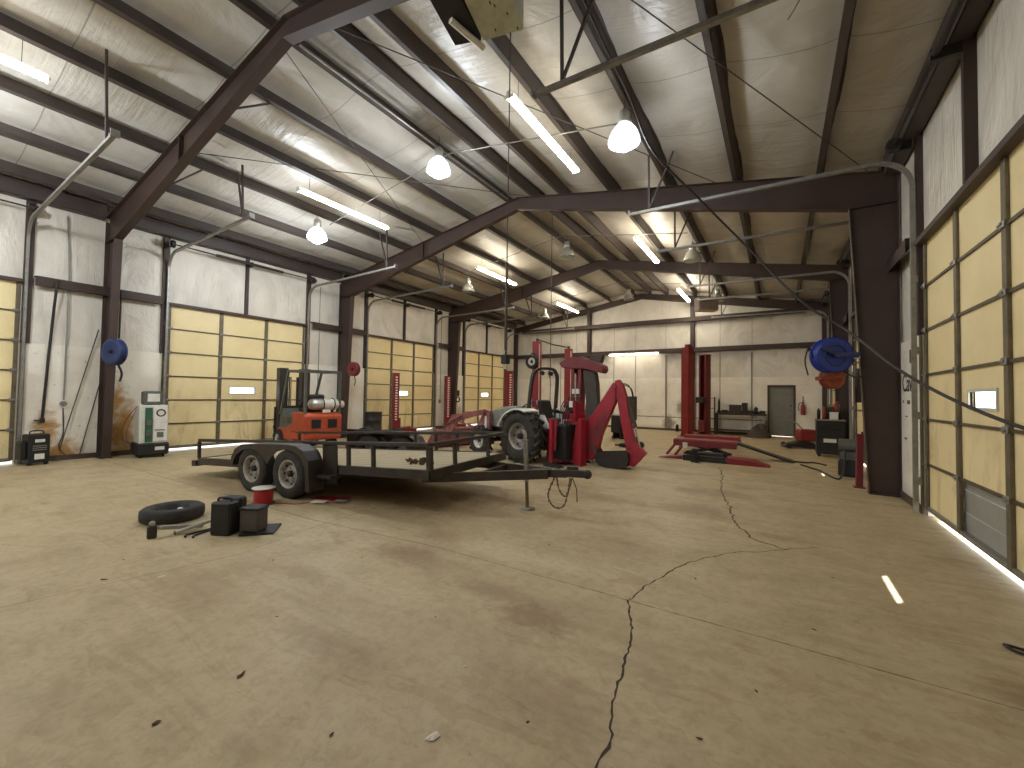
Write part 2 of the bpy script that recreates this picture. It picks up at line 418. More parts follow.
ribbon([(-1.1,10.4),(-.99,9.43),(-.76,7.5),(-.47,6.06),(-.22,5.34),(.05,5.2)], .026, .0012, .02, 3).build('floor_crack', M['crack'], floor)
ribbon([(-6.44,.81),(-5.98,1.06),(-5.78,1.45),(-6.29,1.92)], .006, .0012, .008, 5).build('floor_crack', M['joint'], floor)
for Y, w in ((3.2, .014), (9.2, .014), (15.0, .012)):
    ribbon([(LX+.1, Y-.25), (-4.8, Y-.18), (-2.9, Y), (RX-.1, Y)], w, .001, .002, 9).build('control_joint', M['joint'], floor)
ribbon([(-4.6, YF+.2), (-4.62, .5), (-4.47, 1.22), (-4.3, 2.0), (-4.46, 2.72), (-4.58, 3.57), (-4.6, YB-.1)], .009, .001, .003, 8).build('control_joint', M['joint'], floor)

# roof: insulation blanket sagging between purlins
PUR = [-12.4, -11.15, -9.88, -8.6, -7.3, -6.05, -5.25, -4.45, -3.2, -1.92, -.66, .66]
edges = [LX-.02] + PUR + [RX+.02]
cb = MB(); ys = [YF + i*(YB-YF)/60 for i in range(61)]; rows = []
for a, b_ in zip(edges, edges[1:]):
    for k in range(8):
        t = k/8; rows.append((a+(b_-a)*t, t, b_-a))
rows.append((edges[-1], 0, 1)); vs = []
for x, t, w in rows:
    for y in ys:
        sag = .075*math.sin(PI*t)**.7*min(1, w/1.2)*(1+.25*math.sin(y*2.1+x*3))
        vs.append((x, y, ztop(x) + .265 - sag))
n = len(ys)
cb.add(vs, [(i*n+j, i*n+j+1, (i+1)*n+j+1, (i+1)*n+j) for i in range(len(rows)-1) for j in range(n-1)], True)
e1 = MB()
ceiling = struct('ceiling', cb, 'roofliner')
sk = MB()
sk.add([(LX-.5, YF-.3, ztop(LX)+.28), (XM, YF-.3, RIDGE+.36), (RX+.5, YF-.3, ztop(RX)+.28), (LX-.5, YB+.3, ztop(LX)+.28), (XM, YB+.3, RIDGE+.36), (RX+.5, YB+.3, ztop(RX)+.28)],
       [(0, 1, 4, 3), (1, 2, 5, 4)])
sk.build('roof_sheet', M['galv'], ceiling)

HD = 3.71
DL = [(-1.89, 1.75), (4.21, 7.85), (10.31, 13.95), (16.12, 19.75)]
DR = [(4.21, 7.85), (10.31, 13.95), (16.12, 19.75)]
def longwall(name, x0, sgn, doors):
    """wall standing outward of x0 (sgn -1 left, +1 right)"""
    w = MB(); xo = x0 + sgn*.25
    ysolid = []; y = YF - .25
    for a, b_ in doors: ysolid.append((y, a)); y = b_
    ysolid.append((y, YB+.25))
    for a, b_ in ysolid: w.box((x0, a, -.19), (xo, b_, ztop(x0)+.3))
    for a, b_ in doors: w.box((x0, a, HD), (xo, b_, ztop(x0)+.3))
    o = struct(name, w, 'wallwrap')
    bb = MB()
    for a, b_ in ysolid:
        a2 = max(a, YF+.02); b2 = min(b_, YB-.02)
        MB().box((x0-sgn*.005, a2+.04, .0), (x0-sgn*.03, b2-.04, 2.48)).build('liner_panel', M['liner'], o)
        bb.box((x0-sgn*.031, a2+.06, .002), (x0-sgn*.055, b2-.06, .11))
    struct('baseboard_'+name.split('_')[1], bb, 'basetrim')
    return o, ysolid
wl, solL = longwall('wall_left', LX, -1, DL)
wr, solR = longwall('wall_right', RX, 1, DR)

# back wall with opening for the man door
DX0, DX1, DH = -.33, .56, 2.1
w = MB()
w.box((LX-.25, YB, -.19), (DX0, YB+.25, DH)); w.box((DX1, YB, -.19), (RX+.25, YB+.25, DH))
w.add([(LX-.25, YB, DH), (RX+.25, YB, DH), (RX+.25, YB, ztop(RX)+.27), (XM, YB, RIDGE+.35), (LX-.25, YB, ztop(LX)+.27)], [(0, 1, 2, 3, 4)])
w.add([(LX-.25, YB+.25, DH), (RX+.25, YB+.25, DH), (RX+.25, YB+.25, ztop(RX)+.27), (XM, YB+.25, RIDGE+.35), (LX-.25, YB+.25, ztop(LX)+.27)], [(4, 3, 2, 1, 0)])
wb = struct('wall_back', w, 'wallwrap')
for a, b_ in ((LX+.05, DX0-.06), (DX1+.06, RX-.05)):
    MB().box((a, YB-.005, 0), (b_, YB-.03, 2.5)).build('liner_panel', M['liner'], wb)
MB().box((DX0-.06, YB-.005, DH+.06), (DX1+.06, YB-.03, 2.5)).build('liner_panel', M['liner'], wb)
for x in (-11.6, -10.1, -9.2, -7.1, -6.0, -4.55, -3.2, -2.2, -.95):
    MB().box((x-.012, YB-.03, .1), (x+.012, YB-.038, 3.6)).build('panel_seam', M['stile'], wb)
    MB().box((x-.008, YB-.003, 3.9), (x+.008, YB+.001, min(5.1, ztop(x)-.4))).build('panel_seam', M['galv'], wb)
MB().box((-6.0, YB-.031, .62), (-.5, YB-.036, .65)).build('panel_seam', M['stile'], wb)
struct('baseboard_back', MB().box((LX+.1, YB-.031, .002), (DX0-.1, YB-.055, .1)).box((DX1+.1, YB-.031, .002), (RX-.1, YB-.055, .1)), 'basetrim')
w = MB().box((LX-.25, YF-.25, -.19), (RX+.25, YF, 7.0)); struct('wall_front', w, 'wallwrap')
# man door
d8 = struct('door_8', MB().box((DX0+.02, YB+.02, .012), (DX1-.02, YB+.065, DH-.02), .004), 'doorgrey')
MB().box((DX0-.05, YB-.045, 0), (DX0+.025, YB+.1, DH+.05)).box((DX1-.025, YB-.045, 0), (DX1+.05, YB+.1, DH+.05)).box((DX0+.026, YB-.045, DH-.025), (DX1-.026, YB+.1, DH+.05)).build('door_frame', M['basetrim'], d8)
hm = MB(); hm.cyl((DX1-.11, YB+.02, .98), (DX1-.11, YB-.05, .98), .025, 12); hm.beam((DX1-.11, YB-.05, .98), (DX1-.24, YB-.05, .98), .022, .022)
hm.build('door_handle', M['galv'], d8)
MB().cyl((DX1-.11, YB+.02, 1.3), (DX1-.11, YB-.01, 1.3), .03, 12).build('deadbolt', M['darksteel'], d8)

# ---------------------------------------------------------------- overhead doors
def overhead(idx, x0, sgn, ya, yb, window=True, grey=False, hangx=4.2, torn=False):
    """sgn -1: left wall, +1: right wall.  Inside is toward -sgn."""
    i = -sgn                                   # direction into the room
    X = lambda d: x0 + i*d
    W = yb - ya; z0 = .085; rh = (HD+.02 - z0)/6
    rows = [(z0+k*rh, z0+(k+1)*rh) for k in range(6)]
    base = MB().box((X(-.06), ya-.02, HD-.02), (X(-.1), yb+.02, HD+.14))
    root = struct('door_%d' % idx, base, 'galv')
    wy0, wy1 = (ya+yb)/2-.33, (ya+yb)/2+.33
    for k, (a, b_) in enumerate(rows):
        m_ = MB(); a2, b2 = a, b_
        t0, t1 = X(-.05), X(-.01)
        if k == 2 and window:
            za, zb = 1.49, 1.65
            m_.box((t0, ya, a2), (t1, wy0, b2)); m_.box((t0, wy1, a2), (t1, yb, b2))
            m_.box((t0, wy0, a2), (t1, wy1, za)); m_.box((t0, wy0, zb), (t1, wy1, b2))
        elif k == 0 and grey:
            m_.box((t0, ya, a2), (t1, ya+W/3, b2)); m_.box((t0, ya+2*W/3, a2), (t1, yb, b2))
        else: m_.box((t0, ya, a2), (t1, yb, b2))
        m_.build('door_section', M['panel'], root)
    if grey:
        gm = MB(); y0, y1 = ya+W/3, ya+2*W/3
        for q in range(5):
            zz = z0+.006+q*rh/5
            gm.box((X(-.05), y0, zz), (X(-.028 if q % 2 else -.036), y1, zz+rh/5-.004))
        gm.build('bare_panel', M['greyskin'], root, 'bare grey metal panel without insulation')
    if window:
        f = MB(); za, zb = 1.49, 1.65
        for (q, r_) in (((wy0-.03, za-.03), (wy1+.03, za)), ((wy0-.03, zb), (wy1+.03, zb+.03)), ((wy0-.03, za), (wy0, zb)), ((wy1, za), (wy1+.03, zb))):
            f.box((X(-.055), q[0], q[1]), (X(.004), r_[0], r_[1]))
        fo = f.build('window_frame', M['cream'], root)
        MB().box((X(-.035), wy0, za), (X(-.03), wy1, zb)).build('pane', M['glass'], fo)
    for k in range(4):
        y = ya + W*k/3; wd = .045 if 0 < k < 3 else .03
        y = min(max(y, ya+wd), yb-wd)
        MB().box((X(-.009), y-wd, z0), (X(.022), y+wd, HD+.02), .004).build('stile', M['stile'], root)
    for k in range(1, 6):
        z = rows[k][0]; r_ = MB()
        r_.box((X(-.009), ya, z-.016), (X(.012), yb, z+.016))
        ro = r_.build('rail', M['railm'], root)
        h = MB()
        for q in range(4):
            y = min(max(ya + W*q/3, ya+.05), yb-.05); h.box((X(.022), y-.05, z-.035), (X(.04), y+.05, z+.035), .008); h.cyl((X(.04), y-.04, z), (X(.04), y+.04, z), .014, 8)
        h.build('hinge', M['galv'], ro)
    r_ = MB().box((X(-.05), ya, z0-.005), (X(.02), yb, z0+.045)); r_.build('bottom_rail', M['galv'], root)
    MB().box((X(-.05), ya+.02, z0-.03), (X(-.02), yb-.02, z0-.005)).build('bottom_seal', M['plastic'], root)
    # jamb channels, head channel
    for y, s_ in ((ya, -1), (yb, 1)):
        MB().box((X(.0), y+s_*.02, 2.47), (X(.065), y+s_*.15, ztop(x0)+.1)).build('jamb_channel', M['steel'], root)
        MB().box((X(.031), y+s_*.02, .01), (X(.05), y+s_*.1, 2.46)).build('jamb_channel', M['stile'], root)
    MB().box((X(.0), ya-.02, HD+.0), (X(.1), yb+.02, HD+.07)).build('head_channel', M['steel'], root)
    MB().box((X(.0), (ya+yb)/2-.035, HD+.08), (X(.1), (ya+yb)/2+.035, ztop(x0)+.05)).build('header_post', M['steel'], root)
    # tracks
    zt = 5.0; rad = .42
    for y, s_ in ((ya, -1), (yb, 1)):
        yy = y + s_*.055
        path = [(X(.11), yy, .02), (X(.11), yy, zt-rad)]
        for q in range(1, 9):
            a = PI/2*q/8; path.append((X(.11+rad*(1-math.cos(a))), yy, zt-rad+rad*math.sin(a)))
        v_ = MB()
        for p, q in zip(path[:1]+path[1:2], path[1:2]+path[2:3]): pass
        for p, q in zip(path, path[1:]): v_.beam(p, q, .055, .045, up=(0, 1, 0))
        v_.build('vertical_track', M['galv'], root)
        h = MB(); h.beam(path[-1], (X(hangx), yy, zt+.06), .055, .05); h.box((X(hangx), yy-.05, zt+.02), (X(hangx+.03), yy+.05, zt+.12))
        ho = h.build('horizontal_track', M['galv'], root)
        for hx, sp in ((hangx-.35, .28),):
            xx = X(hx); t_ = ztop(xx)
            v2 = MB(); v2.beam((xx, yy, zt+.08), (xx-.0, yy-sp*.15, t_+.05), .035, .03); v2.beam((xx, yy, zt+.08), (xx-i*.42, yy+sp*.2, t_+.05), .035, .03)
            v2.build('track_hanger', M['purlin'], root)
        br = MB()
        for z in (.4, 1.3, 2.2, 3.2): br.box((X(.035), y+s_*.03, z), (X(.085), y+s_*.085, z+.1))
        br.build('track_bracket', M['galv'], root)
    s_ = MB(); s_.cyl((X(.3), ya-.2, 5.22), (X(.3), yb+.2, 5.22), .017, 10)
    s_.cyl((X(.3), (ya+yb)/2-.9, 5.22), (X(.3), (ya+yb)/2+.9, 5.22), .04, 12)
    for y in (ya-.05, yb+.05): s_.cyl((X(.3), y-.04, 5.22), (X(.3), y+.04, 5.22), .09, 14)
    for y in (ya-.12, (ya+yb)/2, yb+.12): s_.box((X(.1), y-.03, 5.15), (X(.34), y+.03, 5.27))
    s_.build('torsion_shaft', M['darksteel'], root)
    return root
overhead(4, LX, -1, *DL[0], hangx=5.4)
overhead(1, LX, -1, *DL[1])
overhead(2, LX, -1, *DL[2])
overhead(3, LX, -1, *DL[3])
overhead(5, RX, 1, *DR[0], grey=True, hangx=4.1)
overhead(6, RX, 1, *DR[1], hangx=4.1)
overhead(7, RX, 1, *DR[2], hangx=4.1)
# torn patches in door 1
tp = MB().add([(LX+.012, 5.62, .85), (LX+.012, 5.9, .78), (LX+.012, 5.75, .55), (LX+.012, 5.95, .35), (LX+.012, 5.68, .3), (LX+.012, 5.6, .55), (LX+.012, 5.45, .9)], [(0, 1, 2, 3, 4, 5, 6)])

# ---------------------------------------------------------------- steel frames
def frame(Y, label, thin=0):
    root = thing('steel_portal_frame', label, 'building frame', (XM, Y, 0), 0, 'steel portal frames')
    wb_, wf = .012, .075
    Wd = XM - LX
    for s, nm in ((-1, 'left'), (1, 'right')):
        # column : local x measured from ridge line
        xo = s*(Wd-.03); ib, it = s*(Wd-(.42 if s < 0 or not thin else .26)), s*(Wd-(.66 if s < 0 or not thin else .45)); zh = 4.92 if s < 0 else (5.0 if thin else 4.84); zr_b = 6.4
        m_ = MB(); m_.prism([(xo, 0.015), (ib, .015), (it, zh), (xo, zh+.0)], -wb_/2, wb_/2)
        m_.prism([(xo, .015), (xo-s*.014, .015), (xo-s*.014, 5.4), (xo, 5.4)], -wf, wf)
        m_.prism([(ib, .015), (ib-s*.014, .015), (it-s*.014, zh), (it, zh)], -wf, wf)
        m_.box((min(xo, ib)-.02, -wf-.02, 0), (max(xo, ib)+.02, wf+.02, .018))
        m_.prism([(xo, zh-.006), (it, zh-.006), (it, zh+.006), (xo, zh+.006)], -wf, wf)
        for k in range(2): m_.cyl((ib+s*.1, -wf*.6+k*wf*1.2, .018), (ib+s*.1, -wf*.6+k*wf*1.2, .06), .014, 8)
        m_.build('column', M['steel'], root)
        r_ = MB(); zt0 = ztop(XM+s*(Wd-.03))-.01; zr = RIDGE-.01
        r_.prism([(xo, zt0), (0, zr), (0, zr_b), (it, zh), (xo, zh)], -wb_/2, wb_/2)
        r_.prism([(xo, zt0), (0, zr), (0, zr-.013), (xo, zt0-.013)], -wf, wf)
        r_.prism([(it, zh), (0, zr_b), (0, zr_b-.013), (it, zh-.013)], -wf, wf)
        xm_ = it*.5; r_.box((xm_-.008, -wf, (zh+zr_b)/2), (xm_+.008, wf, ztop(XM+xm_)-.02))
        r_.build('rafter', M['steel'], root)
        for x in PUR:
            lx = x-XM
            if lx*s > .6 and abs(lx) < 6.5 and (PUR.index(x) % 2 == 0):
                zb = zh + (zr_b-zh)*(1-abs(lx)/abs(it))
                MB().beam((lx, .08, zb+.02), (lx, .62, ztop(x)+.03), .03, .03).build('flange_brace', M['purlin'], root)
    return root
frame(-3.05, 'brown steel portal frame behind the viewpoint')
frame(3.05, 'nearest brown steel portal frame, its column beside the blue reel on the left wall')
frame(9.15, 'brown steel portal frame in mid hall with the broad column by the blue hose reel')
frame(14.96, 'far brown steel portal frame just before the end wall bay', 1)
# end wall frame
er = thing('end_wall_frame', 'dark brown gable rafters following the roof slope on the end wall', 'building frame', (XM, YB, 0))
Wd = XM-LX
for s in (-1, 1):
    MB().prism([(s*(Wd-.02), 5.48), (0, RIDGE-.02), (0, 6.42), (s*(Wd-.02), 5.2 if s < 0 else 5.08)], -.16, -.02).build('rafter', M['steel'], er)
    MB().box((s*(Wd-.02), -.2, .01), (s*(Wd-.22), -.035, 5.3)).build('column', M['steel'], er)
for i, (x, dsc) in enumerate(((-8.42, 'left'), (-3.34, 'right'))):
    m_ = MB().box((x-.09, YB-.2, 2.45), (x+.09, YB-.19, 6.0)).box((x-.01, YB-.19, 2.45), (x+.01, YB-.04, 6.0)).box((x-.09, YB-.04, 2.45), (x+.09, YB-.032, 6.0))
    if i: m_.box((x-.09, YB-.2, .0), (x+.09, YB-.19, 2.45)).box((x-.01, YB-.19, .0), (x+.01, YB-.04, 2.45))
    tag(m_.build('end_wall_post', M['steel']), 'brown steel post on the end wall, the one %s' % ('behind the backhoe' if not i else 'behind the tall red lift columns'), 'post', 'end wall posts')
def girt_x(z, x0, x1, lab):
    m_ = MB().box((x0, YB-.28, z-.1), (x1, YB-.27, z+.1)).box((x0, YB-.28, z+.09), (x1, YB-.04, z+.1)).box((x0, YB-.28, z-.1), (x1, YB-.2, z-.09))
    tag(m_.build('wall_girt', M['steel']), lab, 'girt', 'wall girts')
girt_x(3.78, LX+.25, RX-.25, 'lower brown girt running across the end wall')
girt_x(5.2, LX+.6, RX-.75, 'upper brown girt running across the gable of the end wall')
names = {0: 'foreground', 1: 'beside the navy hose reel', 2: 'beside the small red reel behind the forklift', 3: 'behind the tractor loader', 4: 'in the far corner'}
for k, (a, b_) in enumerate(solL):
    for (p, q) in ((max(a, YF)+.17, b_-.17),) if k else ((YF+.2, b_-.17),):
        q = min(q, YB-.3)
        m_ = MB().box((LX+.17, p, 3.68), (LX+.16, q, 3.88)).box((LX+.01, p, 3.87), (LX+.17, q, 3.88)).box((LX+.1, p, 3.68), (LX+.17, q, 3.69))
        tag(m_.build('wall_girt', M['steel']), 'short brown girt on the left wall %s' % names[k], 'girt', 'wall girts')
rn = {0: 'near the viewpoint', 1: 'behind the broad column', 2: 'past the second roller door', 3: 'in the far corner'}
for k, (a, b_) in enumerate(solR):
    p, q = max(a, YF)+.17, min(b_-.17, YB-.3)
    m_ = MB().box((RX-.17, p, 3.68), (RX-.16, q, 3.88)).box((RX-.01, p, 3.87), (RX-.17, q, 3.88))
    tag(m_.build('wall_girt', M['steel']), 'short brown girt on the right wall %s' % rn[k], 'girt', 'wall girts')

# ---------------------------------------------------------------- purlins
def purlin_mesh(w=.085):
    L0, L1 = YF+.02, YB-.02
    m_ = MB().box((-.006, L0, 0), (.006, L1, .25)); m_.box((-.006, L0, 0), (w, L1, .008)); m_.box((-w, L0, .242), (.006, L1, .25)); m_.box((w-.008, L0, 0), (w, L1, .028))
    return m_
pl = ['first dark roof purlin in from the left eave', 'second dark roof purlin from the left eave', 'third dark roof purlin from the left eave', 'fourth dark roof purlin from the left eave',
      'fifth dark roof purlin from the left eave', 'left one of the two dark purlins at the roof ridge', 'right one of the two dark purlins at the roof ridge', 'first dark purlin right of the ridge pair',
      'second dark purlin right of the ridge pair', 'third dark purlin right of the ridge pair, over the lit dome', 'second dark purlin from the right eave', 'dark purlin nearest the right eave']
p0 = None
for x, lb in zip(PUR, pl):
    if p0 is None: p0 = purlin_mesh().build('roof_purlin', M['purlin']); o = p0
    else: o = p0.copy(); C.objects.link(o)
    o.location = (x, 0, ztop(x)+.002); o.rotation_euler = (0, -math.atan(SL) if x < XM else math.atan(SR), 0)
    if x > XM: o.scale = (-1, 1, 1)
    tag(o, lb, 'purlin', 'roof purlins')
for x, s, lb in ((LX+.02, 1, 'dark eave strut along the top of the left wall'), (RX-.02, -1, 'dark eave strut along the top of the right wall')):
    m_ = MB(); zt_ = ztop(x)-5.52
    for ya_, yb_ in ((YF+.02, -3.16), (-2.94, 2.94), (3.16, 9.04), (9.26, 14.85), (15.07, YB-.25)):
        m_.box((x, ya_, 5.42+zt_), (x+s*.01, yb_, 5.755+zt_)).box((x+s*.19, ya_, 5.42+zt_), (x+s*.2, yb_, 5.755+zt_)).box((x, ya_, 5.745+zt_), (x+s*.2, yb_, 5.755+zt_)).box((x, ya_, 5.42+zt_), (x+s*.2, yb_, 5.43+zt_))
    tag(m_.build('eave_strut', M['purlin']), lb, 'eave strut', 'eave struts')

# thin roof rods and conduits
def line(name, pts, r, m_, lb, cat, group=None, n=6):
    return tag(MB().tube(pts, r, n).build(name, M[m_]), lb, cat, group)
zr = lambda x: ztop(x)+.02
def rod(a, b_, lb):
    line('brace_rod', [(a[0], a[1], zr(a[0])-.09), (b_[0], b_[1], zr(b_[0])-.09)], .008, 'rod', lb, 'brace rod', 'roof brace rods')
rod((-6.1, 3.2), (-9.0, 9.0), 'thin brace rod from the near ridge down toward the lit strip light on the left')
rod((-5.2, 9.0), (-9.4, 3.2), 'thin brace rod crossing behind the left lit dome lamp')
rod((-5.2, 3.2), (-1.0, 9.0), 'thin brace rod crossing above the right lit dome lamp')
rod((-2.0, 3.2), (1.3, 9.0), 'thin brace rod high at the right eave side')
rod((.9, 3.3), (.1, 5.2), 'short thin brace rod near the right dark purlin')
def conduit(pts, lb, r=.012): line('conduit', pts, r, 'galv', lb, 'conduit', 'electrical conduits')
conduit([(-9.7, 6.4, 5.86), (XM, 6.4, 6.5), (-2.0, 6.4, 5.88)], 'thin conduit crossing the roof between the lit dome lamps')
conduit([(-9.7, 11.6, 5.86), (XM, 11.6, 6.5), (-2.0, 11.6, 5.88)], 'thin conduit crossing the roof above the middle row of dome lamps')
conduit([(-9.7, 17.5, 5.86), (XM, 17.5, 6.5), (-2.0, 17.5, 5.88)], 'thin conduit crossing the roof in the far bay')
conduit([(-5.86, 3.3, 6.6), (-5.86, 8.9, 6.6)], 'bright conduit under the ridge purlins leading to the lit dome', .02)

# ================================================================== LAMPS
def prism_lit():
    m, nt, b, o = nodes('frosted_prismatic_reflector')
    d = N(nt, 'ShaderNodeBsdfDiffuse'); t = N(nt, 'ShaderNodeBsdfTransparent'); g = N(nt, 'ShaderNodeBsdfTranslucent')
    d.inputs[0].default_value = g.inputs[0].default_value = s2l((215, 215, 210)); a = N(nt, 'ShaderNodeMixShader'); c = N(nt, 'ShaderNodeMixShader')
    a.inputs[0].default_value = .4; c.inputs[0].default_value = .2
    nt.links.new(d.outputs[0], a.inputs[1]); nt.links.new(g.outputs[0], a.inputs[2]); nt.links.new(a.outputs[0], c.inputs[1]); nt.links.new(t.outputs[0], c.inputs[2]); nt.links.new(c.outputs[0], o.inputs[0])
    return m
M['prism_lit'] = prism_lit()
def dome(x, y, z, lit, label, power=130):
    t = thing('high_bay_lamp', label, 'lamp', (x, y, z), 0, 'high bay dome lamps')
    top = ztop(x) - z + (.05 if x == -9.7 else 0)
    m_ = MB().lathe([(.235, -.13), (.24, -.12), (.225, -.05), (.19, .04), (.13, .12), (.075, .17), (.07, .175), (.125, .115), (.18, .035), (.215, -.05), (.228, -.125)], 28)
    m_.build('reflector', M['prism_lit' if lit else 'acrylic'], t)
    h = MB().lathe([(.001, .17), (.075, .17), (.085, .19), (.085, .33), (.06, .36), (.03, .37), (.001, .37)], 18); h.build('ballast_housing', M['alu'], t)
    k = MB(); k.torus((0, 0, .40), .025, .006, 'X', 14, 6); k.tube([(0, 0, .42), (0, 0, top)], .005, 6); k.build('hook', M['rod'], t)
    if lit:
        MB().sphere((0, 0, -.1), .18, 18, 10, (1, 1, .75)).build('bulb', M['bulb'], t)
        l = bpy.data.lights.new('high_bay_light', 'POINT'); l.energy = power; l.shadow_soft_size = .16; l.color = (.86, .93, 1)
        lo = bpy.data.objects.new('high_bay_light', l); C.objects.link(lo); lo.location = (x, y, z-.42)
    else:
        MB().lathe([(.001, .1), (.03, .1), (.045, .0), (.03, -.07), (.001, -.08)], 12).build('bulb', M['white'], t)
    return t
dome(-5.7, 6.1, 6.1, True, 'lit silver dome lamp under the ridge, the middle one of the nearest row')
dome(-9.68, 6.05, 5.5, True, 'lit silver dome lamp on the left slope, below the left strip light', 210)
dome(-1.95, 6.1, 5.5, True, 'brightest lit dome lamp on the right slope beside the largest strip light', 60)
dome(-9.7, 12.1, 5.5, False, 'unlit dome lamp on the left slope between the second and third strip lights')
dome(-5.65, 12.0, 6.1, False, 'unlit clear dome lamp under the ridge in front of the far frame')
dome(-2.0, 12.4, 5.5, False, 'unlit dome lamp on the right slope above the hanging rail of the second bay')
dome(-9.7, 18.15, 5.5, False, 'small unlit dome lamp on the far left slope near the corner')
dome(-5.7, 18.7, 6.1, False, 'small unlit dome lamp under the ridge near the end wall')
dome(-2.0, 18.1, 5.5, False, 'small unlit dome lamp on the right slope over the tall lift columns')
dome(-9.7, 0.05, 5.5, True, 'lit dome lamp at the left edge of the picture', 260)
dome(-5.7, -.3, 6.1, True, 'lit dome lamp above the viewpoint', 90)
dome(-9.7, -6.0, 5.5, True, 'lit dome lamp at the back left behind the viewpoint', 200)
dome(-3.7, -6.0, 5.8, True, 'lit dome lamp behind the viewpoint')
def strip(x, yc, ln, z, label, lit=True, rz=0, far=False, chain=None, w=.13):
    t = thing('strip_light', label, 'strip light', (x, yc, z), rz, 'fluorescent strip lights')
    MB().prism([(-w*.28, .0), (-w*.28, .055), (w*.28, .055), (w*.28, .0)], -ln/2-.02, ln/2+.02).build('light_housing', M['white'], t)
    b = MB().prism([(-w*.28, .022), (-w*.46, .012), (-w*.52, -.012), (-w*.4, -.035), (-w*.2, -.045), (w*.2, -.045), (w*.4, -.035), (w*.52, -.012), (w*.46, .012), (w*.28, .022), (w*.28, -.001), (-w*.28, -.001)], -ln/2+.005, ln/2-.005)
    b.build('diffuser', (M['stripdim'] if far == 'dim' else M['stripfar'] if far else M['strip']) if lit else M['white'], t)
    for s in (-1, 1): MB().box((-w*.6, s*(ln/2-.0), -.05), (w*.6, s*(ln/2+.02), .001)).build('end_cap', M['white'], t)
    top = (ztop(x) - z + .1) if chain is None else chain
    if top:
        for s in (-1, 1): MB().tube([(0, s*ln*.4, .055), (0, s*ln*.4, top)], .004, 5).build('hanger_chain', M['rod'], t)
    return t
strip(-8.6, 6.12, 2.38, 5.87, 'lit strip light on the left slope, nearest of its row')
strip(-8.6, 12.4, 2.4, 5.87, 'lit strip light on the left slope, second of its row', far=True)
strip(-8.65, 18.5, 2.4, 5.87, 'lit strip light on the left slope near the end wall', far=True)
strip(-3.3, 6.18, 2.38, 5.93, 'longest lit strip light in the picture, on the right slope beside the bright dome')
strip(-3.3, 12.6, 2.4, 5.95, 'lit strip light on the right slope beyond the broad column frame', far=True)
strip(-3.4, 18.9, 2.4, 5.95, 'lit strip light on the right slope next to the louvred heater', far=True)
strip(-3.3, 0.1, 2.4, 5.93, 'lit strip light above the viewpoint on the right', far='dim')
strip(-8.6, 0.1, 2.4, 5.87, 'lit strip light above the viewpoint on the left')
strip(-3.3, -6.0, 2.4, 5.93, 'lit strip light behind the viewpoint on the right', far='dim')
strip(-8.6, -6.0, 2.4, 5.87, 'lit strip light behind the viewpoint on the left')
t = strip(-6.02, YB-.36, 2.4, 3.68, 'lit strip light fixed level on the lower girt of the end wall', rz=PI/2, chain=0, far='dim')

# ================================================================== UTILITY TRAILER
def wheel_parts(parent, x, y, z, r, w, side=-1, hub='rim', lug=0, name='wheel', rimr=None, spokes=8):
    """wheel lying in the XZ plane; outer face toward side*y.  parent > wheel > tyre, rim"""
    wl_ = bpy.data.objects.new(name, None)
    rr = rimr or r*.56
    mt = Matrix.Translation((x, y, z)) @ Matrix.Rotation(-side*PI/2, 4, 'X') @ Matrix.Identity(4)
    mt = Matrix.Translation((x, y, z)) @ (Matrix.Rotation(PI/2, 4, 'X') if side < 0 else Matrix.Rotation(-PI/2, 4, 'X'))
    t = MB(); hw = w/2
    t.lathe([(rr, -hw*.8), (rr+.02, -hw), (r*.86, -hw), (r*.96, -hw*.82), (r, -hw*.5), (r, hw*.5), (r*.96, hw*.82), (r*.86, hw), (rr+.02, hw), (rr, hw*.8)], 40, mt)
    if lug:
        for k in range(lug):
            for s in (-1, 1):
                a = 2*PI*(k + (.5 if s > 0 else 0))/lug
                m2 = mt @ Matrix.Rotation(a, 4, 'Z') @ Matrix.Translation((r+.01, 0, s*hw*.5)) @ Matrix.Rotation(s*.75, 4, 'X')
                t.box((-.06, -.026, -hw*.68), (.032, .026, hw*.68), 0, m2)
    else:
        for q in (-.35, 0, .35): t.lathe([(r+.001, q*w-.006), (r+.004, q*w), (r+.001, q*w+.006)], 40, mt)
    to = t.build(name, M['rubber'], parent)
    rm = MB()
    d = hw*.75
    rm.lathe([(rr+.012, d+.012), (rr-.004, d+.018), (rr-.02, d), (rr-.03, d*.3), (rr-.035, -d*.2), (rr*.62, d*.1), (rr*.55, d*.45), (rr*.32, d*.5), (rr*.3, d*.3), (.001, d*.3)], 32, mt)
    rm.build('rim', M[hub], to)
    hb = MB(); hb.lathe([(rr*.22, d*.3), (rr*.22, d*.95), (rr*.16, d*1.05), (.001, d*1.06)], 16, mt)
    hb.build('hub_cap', M['darksteel'], to)
    ho = MB()
    for k in range(spokes):
        a = 2*PI*k/spokes; m2 = mt @ Matrix.Rotation(a, 4, 'Z') @ Matrix.Translation((rr*.74, 0, d*.29))
        ho.lathe([(.001, .0), (rr*.1, 0), (rr*.1, .008), (.001, .009)], 10, m2)
    so_ = ho.build('vent_hole', M['plastic'], to)
    lg = MB()
    for k in range(5):
        a = 2*PI*k/5+.3; m2 = mt @ Matrix.Rotation(a, 4, 'Z') @ Matrix.Translation((rr*.42, 0, d*.5))
        lg.lathe([(.011, 0), (.011, .02), (.001, .021)], 6, m2)
    lg.build('lug_nut', M['galv'], to)
    return to

